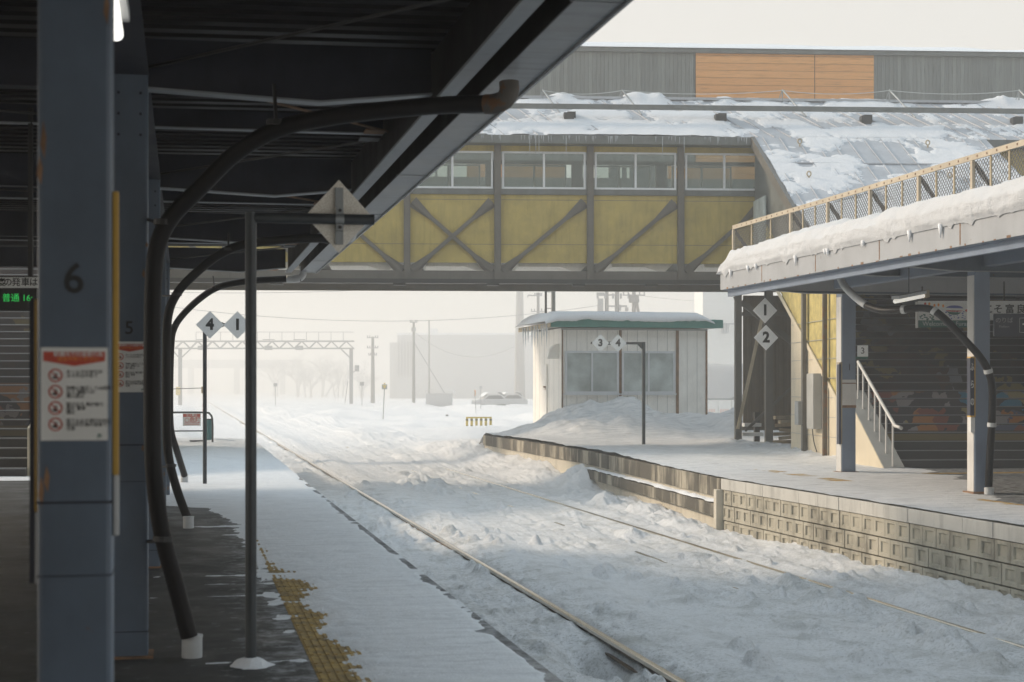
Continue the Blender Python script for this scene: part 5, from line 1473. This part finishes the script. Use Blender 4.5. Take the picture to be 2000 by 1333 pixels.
for px0, px1 in ((1103, 1208), (1214, 1318)):
    x0, x1 = hp(px0, 0)[0], hp(px1, 0)[0]; z0, z1 = hp(1150, 769)[1], hp(1150, 686)[1]
    window(x0, x1, z0, z1, -.03, 2, M['hut_glass'], hut, .07)
    b = MB(); b.box(x0 - .04, x1 + .04, -.09, -.004, z0 - .05, z0 - .001); b.build('sill', M['alu'], hut)
    b = MB(); b.box(x0 + .1, x1 - .1, .30, .32, z0 + .1, z1 - .05); b.build('blind', M['galv'], hut)
MB().box(.061, HW - .061, .061, HD - .061, .4, .45).build('floor', M['eave'], hut)
zfa, zfb = hp(1100, 640)[1], hp(1100, 624)[1]
b = MB(); xa_, xb_ = hp(1072, 0)[0], hp(1406, 0)[0]
b.box(xa_, xb_, -.34, -.30, zfa + .0, zfa + .28); b.build('fascia', M['teal'], hut)
MB().box(xa_ + .02, xb_ - .02, -.299, HD + .4, zfa + .02, zfa + .12).build('roof', M['parapet_top'], hut)
MB().box(xa_ - .02, xa_ + .018, -.298, HD + .42, zfa + .0, zfa + .15).build('side_fascia', M['wood_pale'], hut)
us_ = np.linspace(xa_ - .20, xb_ - .30, 150); vs_ = np.concatenate([[-.345, -.385, -.405, -.40, -.36, -.28, -.18], np.linspace(-.05, HD + .5, 40)])
U, V = np.meshgrid(us_, vs_)
zl = np.interp(V, [-.3, .4, HD - .2, HD + .5], [.42, .56, .54, .25])
for i_, z_ in enumerate((.225, .235, .29, .37, .44, .49, .53)): zl[i_, :] = z_
e1 = np.sqrt(np.clip((U - xa_ + .22) / .45, 0, 1)) * np.sqrt(np.clip((xb_ - .29 - U) / .6, 0.0, 1))
edge = .06 * fbm(U * 1.1, V * 0, 4, 132) + .025 * fbm(U * 7, V * 0, 3, 133)
hs_ = zfa + .10 + (zl - .10) * e1 * (1 + .10 * fbm(U * .8, V * .8, 3, 131)) + edge * (np.arange(len(vs_))[:, None] < 4)
MB().grid(U, V, hs_).build('roof_snow', M['snow'], hut, smooth=True)
rng = random.Random(6)
for k in range(9):
    y = .1 + k * .5 + rng.uniform(-.15, .15); L_ = rng.uniform(.2, .75)
    MB().tube([(xa_ - .03, y, zfa + .12), (xa_ - .03, y, zfa - L_ * .5), (xa_ - .03, y, zfa - L_)], [.045, .02, .003], 6).build('icicle', M['ice'], hut)
zv = hp(1080, 686)[1]
b = MB(); b.prism([(-.002, .35, zv - .25), (-.002, .35, zv + .25), (-.15, .35, zv + .22), (-.34, .35, zv + .02), (-.40, .35, zv - .25)], (0, .35, 0)); b.build('vent_hood', M['hut'], hut, bevel=.01)
b = MB(); b.box(-.05, -.003, 2.1, 2.9, -.2, 2.35); b.build('door', M['hut'], hut)
b = MB(); b.box(-.12, -.051, 2.2, 2.3, 1.55, 1.61); b.box(-.1, -.051, 2.15, 2.33, 1.5, 1.52); b.build('door_handle', M['rust'], hut)
mp = P(1066, 610, 62.0)
t = thing('mast', 'thin dark ladder mast rising behind the snowy hut roof', 'mast', (mp.x, mp.y, -.9))
b = MB(); dx2 = 15 / F * 62; b.tube([(0, 0, 0), (0, 0, 7.0)], .045, 8); b.build('stile', M['pole_dark'], t)
b = MB(); b.tube([(dx2, 0, 0), (dx2, 0, 7.0)], .085, 10); b.build('stile', M['galv'], t)
b = MB(); z = .5
while z < 7: b.tube([(0, 0, z), (dx2, 0, z)], .012, 5); z += .62
b.build('rung', M['galv'], t)

# ================================================================== THINGS DOWN THE LINE
# yellow and black barrier
q = PZ(912, 843, -.60); DQ = DZ(843, -.60)
t = thing('barrier', 'low yellow and black striped barrier at the tip of the right platform', 'barrier', tuple(q))
b = MB(); w = 47 / F * DQ; h = 27 / F * DQ
M['warn_yellow'] = plain('warning_yellow', (.62, .47, .12), .6)
b.bar((-.05, 0, h), (w + .05, 0, h), .07, .07); b.build('rail', M['warn_yellow'], t)
for i in range(6):
    x = w * i / 5
    m = MB(); m.box(x - .055, x + .055, -.05, .05, h * .42, h - .036); m.mat(1).box(x - .055, x + .055, -.05, .05, -.5, h * .42 - .001); m.mat(1).box(x - .056, x + .056, -.051, .051, h * .78, h * .88)
    m.build('post', [M['warn_yellow'], M['navy']], t)
def post_sign(px, pyf, pyt, z0, label, plate_px, col, r=.03, lean=0, cat='signal marker'):
    q = PZ(px, pyf, z0); D = DZ(pyf, z0); h = (pyf - pyt) / F * D
    t = thing('marker_post', label, cat, tuple(q))
    ln = lean / F * D
    MB().tube([(0, 0, -.5), (ln, 0, h)], r, 6).build('post', M['far_steel'], t)
    w = plate_px / F * D
    MB().box(ln - w / 2, ln + w / 2, -.03, .02, h - w * .45, h + w * .45).build('plate', M['far_steel'] if col is None else M[col], t)
    return t, ln, h, w
t, ln, h, w = post_sign(747, 830, 756, -.85, 'leaning marker post with a dark plate bearing a yellow triangle', 10.5, 'far_steel', .03, 4)
b = MB(); b.add([(ln - w * .42, -.034, h + w * .3), (ln + w * .42, -.034, h + w * .3), (ln, -.034, h - w * .36)], [(0, 2, 1)]); b.box(ln - w * .15, ln + w * .15, -.03, .0, h + w * .5, h + w * .72); b.build('triangle', M['warn_yellow'], t)
post_sign(707, 800, 750, -.85, 'faint post with a small grey plate near the gantry foot', 8, None, .04)
post_sign(538, 797, 752, -.85, 'very faint post with a plate standing on the track under the gantry', 7, None, .04)
t, ln, h, w = post_sign(931, 815, 765, -.7, 'snow pole with an orange flag beside the striped barrier', 1, None, .022, -4, 'snow pole')
b = MB(); b.add([(ln - .02, 0, h + .15), (ln + .09, .02, h + .05), (ln + .08, .0, h - .3), (ln - .02, .01, h - .38)], [(0, 1, 2, 3)]); b.add([(ln - .02, .03, h + .15), (ln + .09, .05, h + .05), (ln + .08, .03, h - .3), (ln - .02, .04, h - .38)], [(3, 2, 1, 0)]); b.build('flag', M['orange'], t)
post_sign(939, 802, 757, -.6, 'pale thin post with a round top just behind the orange flag', 6, 'far_wall', .03)
q = PZ(873, 825, -.7); tag(MB().box(-.12, .12, -.1, .1, -.3, .42).tube([(0, 0, .42), (0, 0, .5)], .09, 8).build('stub_post', M['far_steel']), 'short grey stub post standing alone in the snow field', 'post'); bpy.data.objects['stub_post'].location = q

# signal gantry
DG = 207.0
q0, q1 = P(352, 800, DG), P(686, 796, DG)
t = thing('signal_gantry', 'lattice signal gantry spanning the tracks in the fog with a handrail on top', 'gantry', (q0.x, q0.y, 0), -A)
gs = DG / F
gw = (686 - 352) * gs
gz = lambda py: EYE + (HOR - py) * gs
b = MB()
for z in (gz(667), gz(681)):
    for y in (-.4, .4): b.bar((-.6, y, z), (gw + .35, y, z), .14, .16)
n = 24; dx = (gw + .9) / n
for i in range(n):
    x0 = -.6 + i * dx; zA_, zB_ = (gz(667), gz(681)) if i % 2 else (gz(681), gz(667))
    for y in (-.4, .4): b.bar((x0, y, zA_), (x0 + dx, y, zB_), .09, .09)
b.build('truss', M['far_steel'], t)
b = MB(); b.bar((2.0, 0, gz(649)), (gw + .3, 0, gz(649)), .06, .06); i = 2.0
while i < gw + .4: b.bar((i, 0, gz(666)), (i, 0, gz(649)), .06, .06); i += 1.55
b.build('handrail', M['far_steel'], t)
for x, s in ((0, 1), (gw, -1)):
    b = MB(); b.bar((x, 0, -1.2), (x, 0, gz(682)), .42, .42); b.bar((x + .1 * s, 0, gz(700)), (x + s * 1.3, 0, gz(682)), .14, .14)
    if s > 0: b.bar((x - .1 * s, 0, gz(700)), (x - s * 1.1, 0, gz(682)), .14, .14)
    b.build('leg', M['far_steel'], t)
b = MB(); b.box(-.45, .05, -.5, -.22, gz(772), gz(756)); b.build('relay_box', M['warn_yellow'], t)
b = MB(); b.bar((gw, -.2, gz(730)), (gw + .8, -.2, gz(722)), .12, .12); b.tube([(gw + .75, -.3, gz(726)), (gw + .75, -.3, gz(714))], .28, 10); b.build('signal_head', M['far_steel'], t)
b = MB(); b.bar((gw - .9, .2, -1), (gw - .45, .2, gz(745)), .08, .08); b.build('ladder', M['far_steel'], t)
for px in (395, 525, 585):
    x = (px - 352) * gs; b = MB(); b.box(x - .45, x + .45, -.6, .1, gz(684), gz(676)); b.bar((x - .7, -.5, gz(664)), (x + .8, -.5, gz(664)), .1, .1); b.build('signal_cage', M['far_steel'], t)

def upole(px, D, pytop, label, arms, lean=0, r=.17, extras=None, z0=-1):
    q = P(px, 700, D); s = D / F
    t = thing('utility_pole', label, 'pole', (q.x, q.y, z0), -A)
    zt = EYE + (HOR - pytop) * s - z0
    MB().tube([(-lean * s, 0, 0), (0, 0, zt)], [r * 1.3, r * .8], 8).build('shaft', M['pole_conc'], t)
    for py, w in arms:
        z = EYE + (HOR - py) * s - z0
        b = MB(); b.bar((-w * s / 2, -.15, z), (w * s / 2, -.15, z), .12, .12)
        for e in (-.46, -.25, .25, .46): b.tube([(w * s * e, -.15, z), (w * s * e, -.15, z + .32)], .07, 6)
        b.build('crossarm', M['far_steel'], t)
    if extras: extras(t, s, lambda py: EYE + (HOR - py) * s - z0)
    return t
upole(728, 235, 658, 'tall wooden pole with several crossarms between the gantry and the foggy block', [(660, 22), (680, 22), (694, 16)], r=.25)
upole(808, 215, 630, 'slender pole with stays in front of the fogged block', [(630, 14)], r=.18, extras=lambda t, s, g: (lambda b: (b.bar((0, .1, g(668)), (76 * s, .1, g(795)), .1, .1), b.tube([(0, -.3, g(648)), (0, -.3, g(640))], .3, 8), b.build('stay', M['far_steel'], t)))(MB()))
upole(838, 250, 625, 'faint antenna pole above the fogged block roof', [], r=.12)
def trf(t, s, g):
    b = MB(); b.tube([(20 * s, 0, 0), (20 * s, 0, g(545))], .22, 8); b.build('shaft', M['pole_conc'], t)
    b = MB(); b.box(-18 * s, -7 * s, -.5, .5, g(614), g(584)); b.box(-20 * s, -5 * s, -.4, .4, g(578), g(572)); 
    for k in range(5): b.tube([(-18 * s + k * .8, -.3, g(584)), (-18 * s + k * .8, -.3, g(574))], .12, 6)
    b.box(-2 * s, 40 * s, -.12, .12, g(600), g(597)); b.box(-2 * s, 24 * s, -.12, .12, g(578), g(575.5)); b.box(36 * s, 42 * s, -.3, .3, g(608), g(601)); b.box(24 * s, 28 * s, -.3, .3, g(607), g(596))
    b.build('transformer', M['far_steel'], t)
upole(1185, 170, 545, 'twin-shaft pole carrying transformers above the hut roof', [(557, 46)], r=.22, extras=trf)
upole(1238, 170, 569, 'pole crowded with insulators and an angled strut above the hut roof', [(577, 44), (590, 20)], r=.24, extras=lambda t, s, g: (lambda b: (b.bar((3 * s, 0, g(578)), (14 * s, 0, g(640)), .3, .3), b.tube([(0, -.35, g(592)), (0, -.35, g(578))], .5, 8), b.build('strut', M['pole_conc'], t)))(MB()))
upole(1051, 190, 572, 'single-bracket pole left of the ladder mast above the hut', [(578, 14), (609, 28)], r=.2, extras=lambda t, s, g: (lambda b: (b.bar((0, 0, g(578)), (-20 * s, 0, g(577)), .14, .14), b.bar((-20 * s, 0, g(577)), (-20 * s, 0, g(582)), .1, .1), b.build('bracket', M['far_steel'], t)))(MB()))
upole(1015, 300, 560, 'faint lattice tower shaft rising left of the hut in the fog', [], r=.8)

# fogged block, overpass, low shed, cars, fence and bare trees
DBk = 370.0
q = P(760, 800, DBk); s = DBk / F
t = thing('building', 'large pale block of a building almost lost in the fog', 'building', (q.x, q.y, -1), -A)
zB2 = EYE + (HOR - 655) * s + 1
b = MB(); b.box(16 * s, 290 * s, 0, 14, 0, zB2); b.build('wall', M['far_wall'], t)
b = MB(); b.box(0, 15.9 * s, 2, 14, 0, zB2 - 1.6); b.build('annex', M['far_wall'], t)
b = MB()
for k in range(5): b.box((18 + k * 6) * s, (20 + k * 6) * s, -.3, -.001, zB2 * .35, zB2 * .9)
b.build('fin', M['far_steel'], t)
b = MB(); b.box(78 * s, 92 * s, 3, 8, zB2 + .5, zB2 + 1.6); b.box(15 * s, 291 * s, -.2, 14.2, zB2 + .001, zB2 + .5); b.build('roof_edge', M['snow'], t)
q = P(345, 720, 620); s = 620 / F
t = thing('overpass', 'road overpass barely visible through the fog behind the gantry', 'bridge', (q.x, q.y, 0), -A)
MB().box(-40 * s, 240 * s, 0, 8, EYE + (HOR - 719) * s, EYE + (HOR - 703) * s).build('deck', M['far_wall'], t)
for px in (20, 110, 200): MB().box(px * s, (px + 8) * s, 2, 6, -1.2, EYE + (HOR - 719.2) * s).build('pier', M['far_wall'], t)
q = P(828, 790, 190); s = 190 / F
t = thing('shed', 'low shed with a rounded snow roof in front of the fogged block', 'shed', (q.x, q.y, -1), -A)
MB().box(4 * s, 54 * s, 0, 3, 0, 32 * s).build('wall', M['far_wall'], t)
U, V = np.meshgrid(np.linspace(-1 * s, 60 * s, 24), np.linspace(-.4, 3.4, 8))
MB().grid(U, V, 32 * s + .05 + .5 * np.sqrt(np.clip(1 - ((U - 29.5 * s) / (31 * s)) ** 2, 0, 1))).build('roof_snow', M['snow'], t, smooth=True)
def car(px, py, D, label, col):
    q = P(px, py, D); t = thing('parked_car', label, 'car', (q.x, q.y, -.75), -A + .35)
    pr = [(0, .35), (0, .85), (.9, 1.0), (1.5, 1.5), (3.1, 1.52), (3.8, 1.0), (4.2, .9), (4.2, .35)]
    b = MB(); b.prism([(x, -.8, z) for x, z in pr], (0, 1.6, 0)); b.build('body', M[col], t, bevel=.06)
    b = MB(); b.prism([(x, -.805, z) for x, z in ((1.15, 1.02), (1.62, 1.4), (3.0, 1.42), (3.5, 1.02))], (0, 1.61, 0)); b.build('window', M['dark_glass'], t)
    for x in (.8, 3.4):
        for y in (-.78, .62): MB().tube([(x, y, .32), (x, y + .16, .32)], .32, 12).build('wheel', M['black'], t)
    U, V = np.meshgrid(np.linspace(.9, 3.7, 12), np.linspace(-.78, .78, 6)); MB().grid(U, V, np.interp(U, [.9, 1.5, 3.1, 3.7], [1.02, 1.55, 1.57, 1.05]) + .25).build('snow', M['snow'], t, smooth=True)
car(925, 790, 190, 'snow-covered van-like car farthest left of the fogged vehicles', 'far_wall'); car(962, 780, 196, 'snow-covered grey car nearer the hut', 'far_wall')
q = P(1376, 815, 92); s = 92 / F
t = thing('panel_fence', 'white panel fence with faded print between the hut and the tower', 'fence', (q.x, q.y, -.9), -A)
for k in range(4):
    x = k * 26.5 * s
    MB().box(x + .02, x + 26.2 * s, 0, .05, 0, 62 * s).build('panel', M['board_white'], t)
    b = MB(); b.box(x + .02, x + .28 * s * 10, -.004, -.001, 26 * s, 26.2 * s)
    for j in range(4): b.box(x + (4 + j * 4.5) * s, x + (7 + j * 4.5) * s, -.004, -.001, 36 * s + (j % 2) * .06, 44 * s)
    b.build('faded_red_print', M['print_pale'] if 'print_pale' in M else M.setdefault('print_pale', plain('faded_red', (.66, .50, .45), .7)), t)
    b = MB(); b.box(x + 3 * s, x + 22 * s, -.004, -.001, 14 * s, 15 * s); b.box(x + 3 * s, x + 22 * s, -.004, -.001, 24 * s, 25 * s)
    for j in range(4): b.box(x + (4 + j * 5) * s, x + (7 + j * 5) * s, -.004, -.001, 16 * s, 23 * s)
    b.build('faded_grey_print', M.setdefault('print_grey', plain('faded_grey', (.50, .51, .50), .7)), t)
MB().box(-.02, 107 * s, -.03, .08, 62.2 * s, 64.5 * s).build('top_rail', M['galv'], t)
# grey snow heap and white house beyond that fence
q = P(1420, 758, 135); s = 135 / F
U, V = np.meshgrid(np.linspace(-9, 14, 60), np.linspace(-7, 9, 40))
H = (112 * s) * sst(1.0, .55, np.sqrt((U / 12) ** 2 + (V / 9) ** 2)) + .25 * fbm(U * .6, V * .6, 4, 141)
M['old_snow'] = snow_mat('old_grey_snow', .3, 1.0, (.42, .42, .42))
o = MB().grid(U, V, H - 1.3).build('snow_heap', M['old_snow'], smooth=True); o.location = (q.x, q.y, 0); tag(o, 'tall grey heap of old snow behind the panel fence', 'snow heap')
q = P(1380, 660, 150); s = 150 / F
t = thing('building', 'white house wall with a small green plate behind the snow heap', 'building', (q.x, q.y, -1), -A)
MB().box(0, 70 * s, 3, 10, 0, EYE + (HOR - 560) * s + 8).build('wall', M['board_white'], t)
MB().box(19 * s, 26 * s, 2.9, 2.999, EYE + (HOR - 637) * s + 1, EYE + (HOR - 622) * s + 1).build('green_plate', M['teal'], t)
b = MB(); b.bar((35 * s, 2.5, EYE + (HOR - 631) * s + 1), (70 * s, 2.5, EYE + (HOR - 631) * s + 1), .08, .08)
for k in range(5): b.bar(((37 + k * 3) * s, 2.5, EYE + (HOR - 650) * s + 1), ((37 + k * 3) * s, 2.5, EYE + (HOR - 631) * s + 1), .06, .06)
b.build('railing', M['galv'], t)
def tree(px, D, h, seed, label):
    q = P(px, 700, D); t = thing('bare_tree', label, 'tree', (q.x, q.y, -1.0), group='bare trees in the fog')
    rng = random.Random(seed); tr = MB(); cr = MB()
    def grow(p, d, L, r, depth):
        e = p + d * L
        (tr if depth < 2 else cr).tube([p, e], [r, r * .7], 5 if depth < 2 else 3, cap=False)
        if depth >= 6: return
        for k in range(rng.choice((2, 3, 3))):
            n = (d + Vector((rng.gauss(0, .55), rng.gauss(0, .55), rng.uniform(-.15, .3)))).normalized()
            grow(p + d * L * rng.uniform(.35, 1), n, L * rng.uniform(.6, .85), r * .6, depth + 1)
    for j in range(3):
        grow(Vector((rng.gauss(0, .8), rng.gauss(0, .8), 0)), Vector((rng.gauss(0, .15), 0, 1)).normalized(), h * .22 * rng.uniform(.7, 1.1), h * .010, 0)
    tr.build('trunk', M['bark'], t); cr.build('crown', M['bark'], t)
for i, (px, D, h, lb) in enumerate([(575, 420, 24, 'leftmost bare tree in the fog under the gantry span'), (605, 400, 20, 'bushy bare tree second in the fog under the gantry'), (632, 430, 26, 'tallest bare tree behind the gantry'),
                                    (655, 400, 19, 'low bare tree just left of the gantry leg'), (705, 420, 17, 'bare tree right of the gantry leg'), (545, 450, 21, 'palest bare tree nearest the track')]):
    tree(px, D, h, 20 + i, lb)
def wire(label, pts, r, sag):
    b = MB(); out = []
    for a, e in zip(pts[:-1], pts[1:]):
        for k in range(14):
            f = k / 14; p = Vector(a).lerp(Vector(e), f); p.z -= sag * 4 * f * (1 - f); out.append(p)
    out.append(Vector(pts[-1])); b.tube(out, r, 4)
    tag(b.build('cable', M['far_steel']), label, 'cable')
wire('upper overhead cable sagging across the fog below the footbridge', [P(60, 560, 120), P(1250, 520, 120)], .022, 1.1)
wire('knotted lower overhead cable sagging to the transformer pole', [P(320, 598, 150), P(1170, 597, 168)], .035, 1.5)
wire('cable running from the insulator pole behind the tower', [P(1240, 576, 170), P(1500, 590, 150)], .03, .3)
wire('slack cable drooping before the fogged block', [P(808, 648, 215), P(1040, 655, 200)], .03, 3.0)

# ================================================================== AIR
b = MB(); b.box(-640, 760, -60, 1900, -2.6, 24)
hz = b.build('haze', [], None)
hm = bpy.data.materials.new('haze'); hm.use_nodes = True
ht = hm.node_tree
for n in list(ht.nodes): ht.nodes.remove(n)
vo = ht.nodes.new('ShaderNodeVolumePrincipled'); vo.inputs['Color'].default_value = (0.99, 0.97, 0.94, 1); vo.inputs['Density'].default_value = HAZE; vo.inputs['Anisotropy'].default_value = 0.5
mo = ht.nodes.new('ShaderNodeOutputMaterial'); ht.links.new(vo.outputs[0], mo.inputs['Volume'])
hz.data.materials.append(hm); hz['kind'] = 'stuff'
